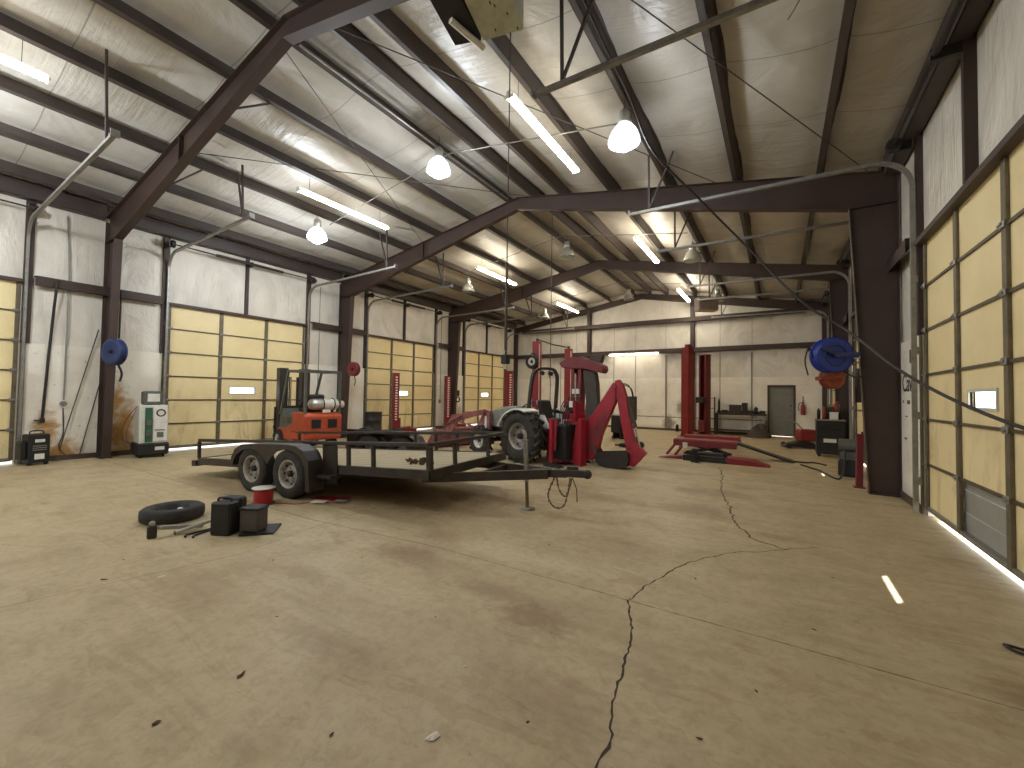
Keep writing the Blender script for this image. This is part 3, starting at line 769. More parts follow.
th = R(5.65)
tr = thing('utility_trailer', 'black tandem axle utility trailer with open rails and a weathered plank deck', 'trailer', (-3.751, 4.886, .132), th)
tr.rotation_euler = (0, -R(2.86), th)
LT, HWT, ZR, ZD = 5.2, 1.0, .775, .45
MB().box((-LT+.02, -HWT+.03, ZD-.04), (-.03, HWT-.03, ZD)).build('plank_deck', M['wood'], tr)
fm = MB()
for s in (-1, 1): fm.beam((-LT, s*HWT, ZD-.05), (0, s*HWT, ZD-.05), .05, .12)
for x in (-LT, 0): fm.beam((x, -HWT, ZD-.05), (x, HWT, ZD-.05), .05, .12)
for k in range(1, 8): fm.beam((-LT*k/8, -HWT, ZD-.08), (-LT*k/8, HWT, ZD-.08), .04, .07)
for s in (-1, 1): fm.beam((-LT+.3, s*.55, ZD-.13), (0, s*.5, ZD-.13), .06, .1)
fm.build('chassis', M['trailer'], tr)
for nm, a, b_ in (('top_rail', (-LT, -HWT, ZR), (0, -HWT, ZR)), ('top_rail', (-LT, HWT, ZR), (0, HWT, ZR)), ('top_rail', (0, -HWT+.04, ZR), (0, HWT-.04, ZR))):
    MB().beam(a, b_, .05, .05, bev=.006).build(nm, M['trailer'], tr)
for s in (-1, 1):
    for x in (-LT, -1.9, -1.42, -.95, -.0):
        MB().beam((x, s*HWT, ZD), (x, s*HWT, ZR-.025), .045 if x else .065, .045 if x else .065).build('rail_post', M['trailer'], tr)
for y in (-.45, .45): MB().beam((0, y, ZD), (0, y, ZR-.025), .045, .045).build('rail_post', M['trailer'], tr)
# rear gate stub rail seen at the left end
MB().beam((-LT-.12, -HWT-.03, ZD-.09), (-LT-.12, HWT+.03, ZD-.09), .14, .1).build('rear_bumper', M['trailer'], tr)
tg = MB()
for s in (-1, 1): tg.beam((-.35, s*.72, ZD-.15), (1.2, s*.06, ZD-.13), .06, .12)
tg.beam((.95, 0, ZD-.13), (1.45, 0, ZD-.12), .09, .1); tg.beam((.32, -.4, ZD-.13), (.32, .4, ZD-.13), .05, .06)
tg.build('tongue', M['trailer'], tr)
cp = MB().box((1.4, -.05, ZD-.16), (1.72, .05, ZD-.07), .01); cp.sphere((1.72, 0, ZD-.12), .06, 12, 8); cp.box((1.45, -.015, ZD-.07), (1.6, .015, ZD-.03)); cp.build('coupler', M['darksteel'], tr)
jk = MB().cyl((.86, 0, .2), (.86, 0, .74), .032, 14); jk.cyl((.86, 0, .74), (.86, 0, .765), .04, 14)
jo = jk.build('tongue_jack', M['galv'], tr)
MB().cyl((.86, 0, -.16), (.86, 0, .22), .024, 12).build('inner_tube', M['jack'], jo)
MB().lathe([(.001, 0), (.1, 0), (.1, .01), (.03, .022), (.001, .022)], 16, Matrix.Translation((.86, 0, -.176))).build('foot_plate', M['galv'], jo)
MB().tube([(.86, 0, .72), (.86, -.1, .72), (.86, -.1, .66)], .009, 8).build('crank_handle', M['galv'], jo)
def chain(pts, r, name, m_, parent, link=.035):
    P = smooth_path(pts, 8); mb = MB(); acc = 0; last = P[0]; k = 0
    L = [P[0]]
    for p in P[1:]:
        if (p-L[-1]).length >= link*.72: L.append(p)
    for a, b_ in zip(L, L[1:]):
        d = (b_-a); q = d.to_track_quat('Z', 'X').to_matrix().to_4x4(); q.translation = (a+b_)/2
        q = q @ Matrix.Rotation(PI/2*(k % 2), 4, 'Z'); k += 1
        n_, m2 = 8, 4; vs = []
        for i in range(n_):
            an = 2*PI*i/n_; cx, cz = math.cos(an)*link*.28, math.sin(an)*link*.5
            for j in range(m2):
                bn = 2*PI*j/m2; vs.append((cx*(1+r*math.cos(bn)/(link*.3)), r*math.sin(bn), cz*(1+r*math.cos(bn)/(link*.5))))
        mb.add(vs, [(i*m2+j, ((i+1) % n_)*m2+j, ((i+1) % n_)*m2+(j+1) % m2, i*m2+(j+1) % m2) for i in range(n_) for j in range(m2)], True, q)
    return mb.build(name, m_, parent)
chain([(1.3, -.06, ZD-.16), (1.2, -.08, .05), (1.28, -.07, -.1), (1.42, -.06, -.06), (1.5, -.04, ZD-.17)], .006, 'safety_chain', M['darksteel'], tr)
chain([(1.28, .06, ZD-.16), (1.3, .07, .1), (1.4, .07, .02), (1.5, .05, ZD-.17)], .006, 'safety_chain', M['darksteel'], tr)
MB().tube([(1.5, -.02, ZD-.1), (1.58, -.03, .14), (1.58, -.03, -.02)], .006, 6).build('wiring_lead', M['plastic'], tr)
for x in (-2.36, -3.22):
    for s in (-1, 1): wheel_parts(tr, x, s*(HWT+.18), .365-(x+2.65)*.05-.01, .357, .2, s, 'rim', name='wheel', rimr=.2)
    MB().cyl((x, -HWT-.08, .36), (x, HWT+.08, .36), .035, 12).build('axle', M['trailer'], tr)
for s in (-1, 1):
    outer = []; xs = [-2.82-1.0+i*2.0/24 for i in range(25)]
    top = [(-3.70, .42), (-3.69, .55), (-3.6, .68), (-3.42, .755), (-3.2, .77), (-2.37, .77), (-2.15, .755), (-1.97, .68), (-1.88, .55), (-1.86, .12)]
    inn = [(-1.94, .12), (-1.95, .45), (-2.03, .59), (-2.2, .675), (-2.37, .70), (-2.56, .665), (-2.7, .57), (-2.79, .47), (-2.88, .57), (-3.02, .665), (-3.21, .70), (-3.4, .675), (-3.56, .59), (-3.63, .5), (-3.65, .42)]
    f_ = MB(); y0, y1 = s*(HWT+.06), s*(HWT+.3)
    # skirt (vertical face) and top strip
    f_.prism(top + inn, y1-s*.006, y1)
    for p, q in zip(top, top[1:]):
        f_.add([(p[0], y0, p[1]), (q[0], y0, q[1]), (q[0], y1, q[1]), (p[0], y1, p[1])], [(0, 1, 2, 3)], True)
    f_.build('fender', M['trailer'], tr)
    MB().box((-1.85, s*(HWT+.03), .30), (-1.55, s*(HWT+.2), .34)).build('fender_step', M['trailer'], tr)
MB().box((-1.85, -HWT-.03, .2), (-1.6, -HWT-.05, .74)).build('fender_gusset', M['trailer'], tr)
# chain heap on the deck
def heap(name, mt_, lab, cat, loc, rad, n, seed, kind=None, hgt=.05, parent=None):
    rnd = random.Random(seed); mb = MB()
    for k in range(n):
        a = rnd.uniform(0, 2*PI); q = rad*math.sqrt(rnd.random())
        m2 = Matrix.Translation((q*math.cos(a)*1.7, q*math.sin(a), rnd.uniform(.012, hgt))) @ Euler((rnd.uniform(0, 3), rnd.uniform(0, 3), rnd.uniform(0, 3))).to_matrix().to_4x4()
        mb.sphere((0, 0, 0), 1, 6, 4) if False else mb.box((-.03, -.018, -.01), (.03, .018, .01), .005, m2)
    o = mb.build(name, mt_); o.location = loc; tag(o, lab, cat, kind=kind); return o
hp = heap('leaf_litter', M['leaf'], 'small heap of rusty brown scrap and leaves on the trailer deck', 'debris', (-4.3, 4.35, .552), .14, 26, 3, 'stuff')

# ---------------------------------------------------------------- small things on the near floor
t = thing('spare_tyre', 'black spare tyre lying flat on the floor, left of the black case', 'tyre', (-6.16, 2.1, 0), 0, None, .84)
m_ = MB(); m_.lathe([(.22, .02), (.25, .0), (.33, .0), (.37, .03), (.375, .09), (.37, .15), (.33, .18), (.26, .18), (.225, .16), (.215, .12), (.215, .05), (.22, .02)], 44)
m_.build('tyre_body', M['rubber'], t)
m_ = MB(); m_.lathe([(.222, .165), (.205, .155), (.2, .08), (.14, .06), (.13, .09), (.05, .095), (.001, .095)], 32); m_.build('rim', M['plastic'], t)
MB().sphere((.08, .06, .13), .04, 12, 8, (1.4, .9, .7)).build('hub_cap', M['cream'], t)
# ball mount
t = thing('hitch_ball_mount', 'short steel hitch mount with an upright knob at its left end on the floor', 'hitch', (-5.5, 1.7, 0), R(78))
MB().box((-.04, -.035, .0), (.04, .035, .13), .012).build('shank', M['darksteel'], t)
MB().sphere((0, 0, .15), .03, 14, 10).build('ball', M['galv'], t)
MB().beam((.05, 0, .1), (.44, .05, .03), .04, .04, bev=.005).build('drawbar', M['galv'], t)
t = thing('steel_pipe', 'bright steel pipe lying slanted on the floor before the black case', 'pipe', (-5.42, 1.87, .027))
m_ = MB(); m_.tube([(0, 0, 0), (.06, .34, .07)], .021, 16, False); m_.tube([(0, 0, 0), (.06, .34, .07)], .017, 16, False); m_.build('pipe_wall', M['alu'], t)
m_ = MB(); m_.torus((0, 0, 0), .02, .004, 'Y', 16, 6); m_.build('pipe_lip', M['darksteel'], t)
for (a, b_, lb) in (((-5.3, 1.93, .012), (-5.33, 2.2, .012), 'thin black bar on the floor in front of the steel pipe'), ((-5.22, 1.97, .01), (-5.28, 2.16, .01), 'short black rod on the floor nearest the black case')):
    m_ = MB().tube([a, b_], .01, 8); m_.tube([a, (a[0]+.06, a[1]-.03, a[2])], .012, 8)
    tag(m_.build('steel_bar', M['darksteel']), lb, 'bar')
t = thing('tool_case', 'upright black plastic case with a ribbed top, standing on the floor', 'case', (-5.08, 2.24, 0), R(28), None, .8)
MB().box((-.14, -.17, 0.0), (.14, .02, .44), .02).build('case_body', M['plastic'], t)
MB().box((-.14, .03, 0.0), (.14, .17, .47), .025).build('case_lid', M['plastic'], t)
MB().tube(smooth_path([(-.1, -.07, .43), (-.09, -.07, .48), (.07, -.07, .48), (.09, -.07, .43)], 5), .014, 8).build('handle', M['plastic'], t)
for x in (-.08, .08): MB().box((x-.02, .015, .36), (x+.02, .035, .42), .004).build('latch', M['galv'], t)
t = thing('battery_box', 'small dark box leaning against the tall black case on the right', 'box', (-4.87, 2.4, 0.021), R(28), None, .84)
MB().box((-.13, -.11, 0), (.13, .1, .29), .02).build('box_body', M['fabric'], t)
MB().box((-.135, -.115, .27), (.135, .105, .315), .012).build('lid', M['plastic'], t)
MB().beam((.0, .1, .13), (.0, .2, .13), .02, .02).build('terminal', M['darksteel'], t)
mt_ = MB().prism([(-.16, -.17), (.17, -.18), (.18, .17), (-.15, .17)], 0, .02, 'XY'); o = mt_.build('floor_mat', M['plastic']); o.location = (-4.86, 2.46, .0); o.rotation_euler = (0, 0, R(50))
tag(o, 'flat black mat under the small dark box', 'mat')
t = thing('wire_spool', 'spool of red wire with a white end disc beside the trailer wheel', 'spool', (-5.98, 3.06, 0))
m_ = MB(); m_.lathe([(.001, .02), (.05, .02), (.118, .02), (.122, .04), (.115, .06), (.123, .08), (.116, .1), (.123, .125), (.116, .15), (.122, .175), (.118, .2), (.001, .2)], 28); m_.build('wire_winding', M['redwire'], t)
for z in (0, .215): MB().lathe([(.001, 0), (.145, 0), (.145, .014), (.001, .014)], 32, Matrix.Translation((0, 0, z))).build('end_disc', M['white'] if z else M['fabric'], t)
line('loose_wire', smooth_path([(-5.86, 3.1, .012), (-5.75, 3.22, .006), (-5.6, 3.3, .006), (-5.5, 3.5, .006), (-5.3, 3.6, .006)]), .005, 'redwire', 'loose end of red wire running from the spool over the floor', 'wire')
m_ = MB(); rnd = random.Random(5); vs = []
for i in range(9):
    for j in range(6): vs.append((i/8*.55-.27+rnd.uniform(-.02, .02), j/5*.2-.1+rnd.uniform(-.015, .015), .006+.022*rnd.random()))
m_.add(vs, [(i*6+j, (i+1)*6+j, (i+1)*6+j+1, i*6+j+1) for i in range(8) for j in range(5)], True)
o = m_.build('red_rag', M['redwire']); o.location = (-5.45, 3.72, 0); o.rotation_euler = (0, 0, R(25)); tag(o, 'crumpled red rag on the floor under the trailer', 'rag')
for (x, y, r_, lb, mt_) in ((-5.38, 3.5, .1, 'white paper leaflet on the red rag', 'paper'), (-5.18, 3.7, .08, 'bluish printed leaflet lying behind the white one', 'greyskin')):
    m_ = MB().add([(-r_, -r_*.6, .03), (r_, -r_*.7, .034), (r_*1.1, r_*.6, .036), (-r_*.9, r_*.7, .04), (0, 0, .045)], [(0, 1, 4), (1, 2, 4), (2, 3, 4), (3, 0, 4)])
    m_.add([(-r_, -r_*.6, .028), (r_, -r_*.7, .032), (r_*1.1, r_*.6, .034), (-r_*.9, r_*.7, .038)], [(0, 3, 2, 1)])
    o = m_.build('paper_leaflet', M[mt_]); o.location = (x, y, 0); o.rotation_euler = (0, 0, .6); tag(o, lb, 'paper')
# debris
def scrap(x, y, s, lab, mt_, seed, name='paper_scrap', cat='scrap'):
    rnd = random.Random(seed); m_ = MB(); n = 7; vs = [(0, 0, s*.35)]
    for k in range(n):
        a = 2*PI*k/n; q = s*rnd.uniform(.5, 1.2); vs.append((q*math.cos(a)*1.5, q*math.sin(a)*.7, rnd.uniform(.002, s*.3)))
    m_.add(vs, [(0, 1+k, 1+(k+1) % n) for k in range(n)]); m_.add([(v[0], v[1], v[2]-.002) for v in vs], [(0, 1+(k+1) % n, 1+k) for k in range(n)])
    o = m_.build(name, M[mt_]); o.location = (x, y, .002); o.rotation_euler = (0, 0, rnd.uniform(0, 3)); return tag(o, lab, cat)
scrap(-1.31, 1.44, .03, 'crumpled white paper scrap near the bottom edge of the floor', 'paper', 1)
scrap(-2.46, 1.17, .022, 'brown dry leaf in the left foreground, upper one of two', 'leaf', 2, 'dry_leaf', 'leaf')
scrap(-2.43, .79, .018, 'brown dry leaf in the left foreground, near the bottom edge', 'leaf', 3, 'dry_leaf', 'leaf')
scrap(-4.6, 1.13, .022, 'small dark chip on the floor well left of the spare tyre', 'leaf', 4, 'debris_chip', 'debris')
scrap(-4.3, 1.4, .02, 'tiny pale scrap on the floor below the spare tyre', 'paper', 6)
scrap(-1.5, 1.9, .012, 'tiny white chip on the floor left of the long crack', 'paper', 7, 'debris_chip', 'debris')
scrap(-.3, 2.1, .012, 'dark chip on the floor close to the right of the long crack', 'leaf', 8, 'debris_chip', 'debris')
scrap(-.6, 3.9, .014, 'tiny dark chip on the floor above the curved crack', 'leaf', 9, 'debris_chip', 'debris')
rnd = random.Random(21)
for k, (x, y) in enumerate(((-2.9, 1.6), (-1.0, 1.75), (-3.3, 2.6), (.2, 3.5), (-.1, 2.6), (-2.0, 3.9), (.4, 4.6), (-3.9, 2.1), (-1.7, 1.2), (.1, 6.6), (-2.0, 2.2), (-5.0, 1.35))):
    o = scrap(x, y, rnd.uniform(.008, .013), 'tiny dark chip lying on the open concrete floor', 'leaf', 30+k, 'debris_chip', 'debris')
    o['group'] = 'tiny dark chips on the floor'
P_ = smooth_path([(1.5, 3.88, .012), (1.36, 3.92, .012), (1.22, 3.95, .014), (1.2, 3.92, .02), (1.24, 3.88, .012), (1.36, 3.85, .012), (1.5, 3.82, .012)])
line('metal_hook', P_, .009, 'darksteel', 'dark bent metal loop on the floor at the right edge', 'hook')

# ================================================================== TRACTOR WITH LOADER AND BACKHOE
tc = thing('backhoe_tractor', 'compact tractor with dusty front loader, white fenders and a bright red backhoe', 'tractor', (-5, 9, 0))
rw = []
for s in (-1, 1): wheel_parts(tc, 0, s*.68, .61, .575, .36, s, 'rim', 18, 'rear_wheel', .3, 6)
for s in (-1, 1): wheel_parts(tc, -1.62, s*.56, .36, .35, .22, s, 'cream', 14, 'front_wheel', .18, 4)
for s in (-1, 1):
    f_ = MB(); arc = []
    for i in range(13):
        a = R(66 + 92*i/12); arc.append((-.0+.68*math.cos(a), .56+.69*math.sin(a)*(1.0)))
    y0, y1 = s*.42, s*.9
    inn = [(x*.955, .56+(z-.56)*.955) for x, z in arc][::-1]
    f_.prism(arc+inn, y0, y1); f_.prism([(.66, .8), (.45, 1.1), (-.4, 1.15), (-.62, .85)], s*.42, s*.45)
    f_.build('rear_fender', M['white'], tc)
b = MB(); b.prism([(-2.0, .45), (-.4, .45), (.35, .4), (.35, .75), (-.35, .8), (-2.0, .62)], -.22, .22); b.cyl((0, -.5, .585), (0, .5, .585), .12, 16); b.cyl((-1.62, -.45, .36), (-1.62, .45, .36), .06, 12); b.box((-.6, -.5, .42), (.3, .5, .48)).build('chassis', M['darksteel'], tc)
MB().prism([(-1.5, .72), (-.48, .72), (-.42, 1.1), (-.6, 1.27), (-1.0, 1.27), (-1.5, 1.12)], -.36, .36).build('engine_hood', M['hood'], tc, 'dusty grey rear section of the hood', bevel=.05)
MB().prism([(-1.92, .62), (-1.51, .62), (-1.51, 1.1), (-1.75, 1.05), (-1.92, .94)], -.31, .31).build('hood_nose', M['dustred'], tc, 'dusty red front section of the hood', bevel=.05)
m_ = MB().box((-1.94, -.24, .66), (-1.925, .24, .9))
for k in range(5): m_.box((-1.96, -.22, .68+k*.045), (-1.94, .22, .695+k*.045))
m_.build('grille', M['plastic'], tc)
MB().prism([(-.5, .8), (-.32, .8), (-.36, 1.18), (-.55, 1.12)], -.26, .26).build('dashboard', M['plastic'], tc, bevel=.02)
sw = MB(); sw.torus((0, 0, 0), .18, .014, 'Z', 24, 8); [sw.beam((0, 0, -.02), (.17*math.cos(a), .17*math.sin(a), 0), .02, .01) for a in (0, 2.1, 4.2)]
so_ = sw.build('steering_wheel', M['darksteel'], tc); so_.location = (-.42, 0, 1.3); so_.rotation_euler = (0, R(-28), 0)
MB().cyl((-.47, 0, 1.1), (-.42, 0, 1.29), .025, 10).build('steering_column', M['darksteel'], tc)
seat = MB().box((.0, -.24, .92), (.42, .24, 1.02), .04).build('seat', M['plastic'], tc)
m_ = MB(); m_.cbox((.1, 0, 1.22), (.1, .46, .46), .04, (0, R(-14), 0)); m_.build('seat_back', M['plastic'], seat)
MB().cbox((-.02, -.05, 1.38), (.05, .22, .1), .01, (0, R(-14), 0)).build('seat_label', M['cream'], seat)
MB().box((-.4, -.42, .72), (.3, .42, .76)).build('footplate', M['darksteel'], tc)
MB().prism([(.2, 1.1), (.28, 1.14), (.62, .62), (.5, .6)], -.3, -.24).build('seat_arm', M['fabric'], tc)
rp = MB(); P_ = smooth_path([(-.02, -.5, .8), (-.0, -.48, 1.25), (.06, -.44, 1.95), (.08, -.34, 2.13), (.1, -.15, 2.2), (.1, .25, 2.2), (.1, .38, 2.12), (.1, .44, 1.95), (.06, .44, 1.3), (.04, .44, .8)], 5)
for p, q in zip(P_, P_[1:]): rp.beam(p, q, .06, .075, up=(1, 0, 0))
ro = rp.build('roll_bar', M['darksteel'], tc)
for y in (-.2, .12):
    m_ = MB().lathe([(.001, 0), (.04, .0), (.055, .09), (.05, .1), (.001, .1)], 14, Matrix.Translation((.1, y, 2.1)) @ Matrix.Rotation(R(100), 4, 'Y')); m_.beam((.1, y, 2.1), (.1, y, 2.18), .015, .015)
    m_.build('work_light', M['plastic'], ro)
chain([(.06, .2, 2.16), (.07, .22, 1.8), (.07, .2, 1.35)], .006, 'chain', M['darksteel'], ro, .05)
# loader
for s in (-1, 1):
    y0 = s*.47
    MB().prism([(-1.62, .35), (-1.38, .35), (-1.36, 1.14), (-1.62, 1.16)], y0-.04, y0+.04).build('loader_tower', M['dustred'], tc)
    if s < 0: MB().box((-1.54, y0-.045, .68), (-1.46, y0-.041, 1.0)).build('decal', M['white'], tc)
    y1 = s*.58
    MB().prism([(-1.46, 1.18), (-1.5, 1.05), (-2.55, .83), (-2.86, .5), (-3.3, .3), (-3.32, .42), (-3.02, .76), (-2.85, .98), (-2.6, 1.0)], y1-.035, y1+.035).build('loader_arm', M['dustred'], tc, bevel=.008)
    m_ = MB().cyl((-1.5, y1, .62), (-2.15, y1, .74), .035, 12); m_.cyl((-2.15, y1, .74), (-2.6, y1, .83), .02, 10); m_.build('lift_cylinder', M['dustred'], tc)
    m_ = MB().cyl((-2.3, y1+s*.06, 1.0), (-2.85, y1+s*.06, .8), .03, 12); m_.cyl((-2.85, y1+s*.06, .8), (-3.25, y1+s*.06, .6), .017, 10); m_.build('tilt_cylinder', M['dustred'], tc)
MB().cyl((-3.0, -.6, .55), (-3.0, .6, .55), .045, 12).build('cross_tube', M['dustred'], tc)
bk = MB(); pf = [(-3.32, .05), (-3.36, .5), (-3.5, .52), (-3.42, .3), (-3.5, .12), (-3.95, .04), (-3.95, .02), (-3.4, .02)]
bk.prism(pf, -.72, .72)
for s in (-1, 1): bk.prism([(-3.34, .05), (-3.38, .5), (-3.55, .5), (-3.95, .03)], s*.72-.012, s*.72+.012)
bk.build('loader_bucket', M['dustred'], tc)
m_ = MB(); m_.box((-3.62, -.78, .3), (-3.3, -.45, .42)); m_.build('bucket_toolbox', M['dustred'], tc)
# backhoe frame
for s in (-1, 1):
    MB().prism([(.42, .95), (.76, 1.0), (.9, .55), (.92, .08), (.55, .06), (.46, .4)], s*.34-.025, s*.34+.025).build('side_plate', M['hoered'], tc, bevel=.006)
    MB().beam((.72, s*.5, 1.05), (.78, s*.56, .5), .08, .09, bev=.01).build('stabilizer', M['hoered'], tc)
    m_ = MB().beam((.78, s*.56, .5), (.8, s*.6, .1), .06, .07); m_.cyl((.82, s*.46, 1.0), (.84, s*.52, .35), .028, 12); m_.build('stabilizer_leg', M['hoered'], tc)
    MB().prism([(.64, .0), (1.1, .0), (1.06, .035), (.84, .1), (.68, .035)], s*.6-.1, s*.6+.1).build('stabilizer_pad', M['darksteel'], tc)
MB().box((.6, -.37, .12), (1.02, .37, .9), .02).build('hydraulic_block', M['plastic'], tc)
MB().prism([(.9, .06), (1.24, .0), (1.24, 1.05), (1.12, 1.05), (1.04, .6)], -.11, .11).build('swing_post', M['hoered'], tc, bevel=.01)
cs = MB().box((.78, -.2, 1.02), (1.14, .22, 1.16), .01); cs.box((.84, -.16, 1.16), (.9, .18, 1.45)).box((1.04, -.16, 1.16), (1.12, .18, 1.4))
co_ = cs.build('control_console', M['hoered'], tc)
for k in range(5):
    y = -.16+.08*k; m_ = MB().tube([(.95, y, 1.16), (.93+.02*k, y, 1.5)], .008, 6); m_.sphere((.93+.02*k, y, 1.51), .022, 10, 6); m_.build('control_lever', M['plastic'], co_)
m_ = MB()
for k in range(7): m_.tube(smooth_path([(.7+.05*k, -.2, .8), (.75+.05*k, -.24-.01*k, 1.2), (.85+.04*k, -.15, 1.45-.05*k), (1.05, -.05, 1.1)], 5), .011, 6)
m_.build('hydraulic_hose', M['plastic'], co_)
MB().box((.99, -.22, 1.3), (1.08, -.2, 1.44)).build('decal', M['white'], co_)
piv = Vector((1.1, 0, 0)); RT = Matrix.Translation(piv + Vector((.12, -.25, 0))) @ Matrix.Rotation(R(-13), 4, 'Z') @ Matrix.Translation(-piv)
for ch in list(tc.children): ch.matrix_basis = RT @ ch.matrix_basis
off = lambda P: [(x+5, z) for x, z in P]
bp = off([(-3.77,.12),(-3.5,.12),(-3.41,.3),(-3.31,.7),(-2.99,1.46),(-2.98,1.82),(-3.05,1.86),(-3.14,1.74),(-3.51,1.18),(-3.72,.94),(-3.76,.44)])
bo = MB().prism(bp, -.09, .09).build('boom', M['hoered'], tc, bevel=.015)
m_ = MB()
m_.prism([(x+.0, z) for x, z in off([(-3.66,.32),(-3.5,.32),(-3.32,.72),(-3.14,1.2),(-3.2,1.2),(-3.56,.8)])], -.096, -.091); m_.build('boom_recess', M['maroon'], bo)
dp = off([(-3.05,1.78),(-3.02,1.9),(-2.93,1.93),(-2.84,1.8),(-2.76,1.54),(-2.7,1.1),(-2.57,.6),(-2.44,.38),(-2.36,.34),(-2.5,.16),(-2.68,.08),(-2.77,.48),(-2.90,1.09),(-2.96,1.43)])
di = MB().prism(dp, -.07, .07).build('dipper_stick', M['hoered'], tc, bevel=.012)
m_ = MB().cyl((2.24, 0, 1.55), (2.42, 0, .9), .04, 14); c_ = m_.build('dipper_cylinder', M['fabric'], di)
MB().cyl((2.42, 0, .9), (2.53, 0, .42), .02, 12).build('chrome_rod', M['chrome'], c_)
m_ = MB().cyl((1.93, -.0, 1.84), (1.66, 0, 1.38), .028, 12); m_.build('boom_cylinder', M['hoered'], bo)
m_ = MB()
for k in range(2): m_.tube(smooth_path([(2.08, -.03+.06*k, 1.84), (2.24, -.03+.06*k, 1.82-.04*k), (2.33, -.03+.06*k, 1.7), (2.37, -.03+.06*k, 1.5)], 6), .012, 6)
m_.build('hydraulic_hose', M['plastic'], di)
for (x, z) in ((1.36, .3), (1.98, 1.72), (2.3, .45), (2.5, .3), (1.55, .85)): MB().cyl((x, -.12, z), (x, .12, z), .032, 12).build('pivot_pin', M['maroon'], bo)
bu = MB(); prof = [(-3.42, .3), (-3.4, .12), (-3.3, .03), (-3.12, .012), (-2.9, .012), (-2.74, .05), (-2.66, .2), (-2.7, .38)]
op = off(prof); ip = [(1.65+(x-1.65)*.93+.02, .3+(z-.3)*.9) for x, z in op][::-1]
bu.prism(op+ip, -.2, .2)
for s in (-1, 1): bu.prism(op, s*.2-.008, s*.2+.008)
bo_ = bu.build('backhoe_bucket', M['darksteel'], tc)
for y in (-.16, 0, .16): MB().prism([(1.57, .28), (1.6, .16), (1.64, .18), (1.64, .3), (1.55, .46), (1.52, .44)], y-.02, y+.02).build('bucket_tooth', M['fabric'], bo_)
MB().prism(off([(-2.74,.38),(-2.5,.5),(-2.34,.36),(-2.6,.06),(-2.72,.1)]), -.09, .09).build('bucket_link', M['hoered'], di, bevel=.01)

# ================================================================== FORKLIFT
fk = thing('forklift', 'orange forklift with a grey overhead guard and a silver and white gas bottle', 'forklift', (-9.79, 6.45, 0), R(172))
fk.scale = (1, 1, .94)
MB().prism([(0, .42), (.06, .36), (.78, .36), (.78, 1.1), (.1, 1.1), (0, 1.0)], -.475, .475).build('counterweight', M['orange'], fk, bevel=.03)
for y in (-.22, .2): MB().box((-.012, y-.12, .68), (.03, y+.12, .92)).build('radiator_opening', M['plastic'], fk)
MB().box((-.006, -.48, .55), (.79, .48, .575)).build('body_seam', M['plastic'], fk)
MB().prism([(.78, .3), (1.75, .3), (1.78, .62), (1.3, .62), (.78, .8)], -.45, .45).build('chassis', M['orange'], fk, bevel=.02)
MB().prism([(.8, .62), (1.34, .56), (1.28, .98), (.82, 1.05)], -.44, .44).build('side_panel', M['greygreen'], fk, bevel=.01)
m_ = MB()
for k in range(3): m_.box((.92, .441, .78+k*.06), (1.16, .446, .81+k*.06))
m_.build('vent_slot', M['plastic'], fk)
MB().prism([(1.42, .6), (1.74, .6), (1.7, 1.12), (1.52, 1.18)], -.42, .42).build('front_cowl', M['greygreen'], fk, bevel=.02)
st = MB().box((.5, -.24, 1.1), (.95, .24, 1.2), .03).build('seat', M['plastic'], fk)
MB().cbox((.5, 0, 1.38), (.1, .44, .42), .04, (0, R(-8), 0)).build('seat_back', M['plastic'], st)
m_ = MB(); m_.torus((0, 0, 0), .16, .013, 'Z', 22, 8); o = m_.build('steering_wheel', M['plastic'], fk); o.location = (1.3, 0, 1.35); o.rotation_euler = (0, R(35), 0)
MB().cyl((1.5, 0, 1.12), (1.31, 0, 1.34), .022, 10).build('steering_column', M['plastic'], fk)
for s in (-1, 1):
    MB().beam((.1, s*.44, 1.05), (.1, s*.44, 2.2), .055, .07, up=(1, 0, 0)).build('guard_post', M['greygreen'], fk)
    MB().beam((1.66, s*.42, 1.0), (1.16, s*.44, 2.22), .05, .06, up=(1, 0, 0)).build('guard_post', M['greygreen'], fk)
m_ = MB()
for s in (-1, 1): m_.beam((.06, s*.44, 2.22), (1.2, s*.44, 2.24), .06, .06)
for k in range(7): m_.beam((.08+k*.18, -.44, 2.235), (.08+k*.18, .44, 2.235), .03, .035)
m_.beam((.08, -.46, 2.21), (.08, .46, 2.21), .06, .06); m_.build('guard_roof', M['greygreen'], fk)
for s in (-1, 1):
    MB().box((1.8, s*.3-.11, .08), (2.04, s*.3+.11, 2.36)).build('mast_rail', M['darksteel'], fk)
    MB().beam((2.12, s*.22, .08), (2.7, s*.22, .07), .1, .035).build('fork', M['darksteel'], fk)
    MB().box((2.1, s*.22-.05, .06), (2.14, s*.22+.05, .6)).build('fork_shank', M['darksteel'], fk)
    MB().cyl((1.9, s*.1, .2), (1.9, s*.1, 2.1), .035, 12).build('lift_cylinder', M['chrome' if s > 0 else 'darksteel'], fk)
for z in (.15, 1.2, 2.28): MB().box((1.86, -.3, z-.04), (1.96, .3, z+.04)).build('mast_crossmember', M['darksteel'], fk)
m_ = MB()
for z in (.35, .6): m_.box((2.02, -.45, z-.05), (2.09, .45, z+.05))
for y in (-.42, .42): m_.box((2.02, y-.02, .3), (2.08, y+.02, 1.2))
m_.build('carriage', M['darksteel'], fk)
for s in (-1, 1):
    wheel_parts(fk, 1.62, s*.42, .29, .28, .2, s, 'cream', 0, 'front_wheel', .14, 4); wheel_parts(fk, .33, s*.36, .22, .21, .16, s, 'cream', 0, 'rear_wheel', .1, 4)
m_ = MB(); q = Matrix.Translation((.2, .27, 1.32)) @ Matrix.Rotation(PI/2, 4, 'X')
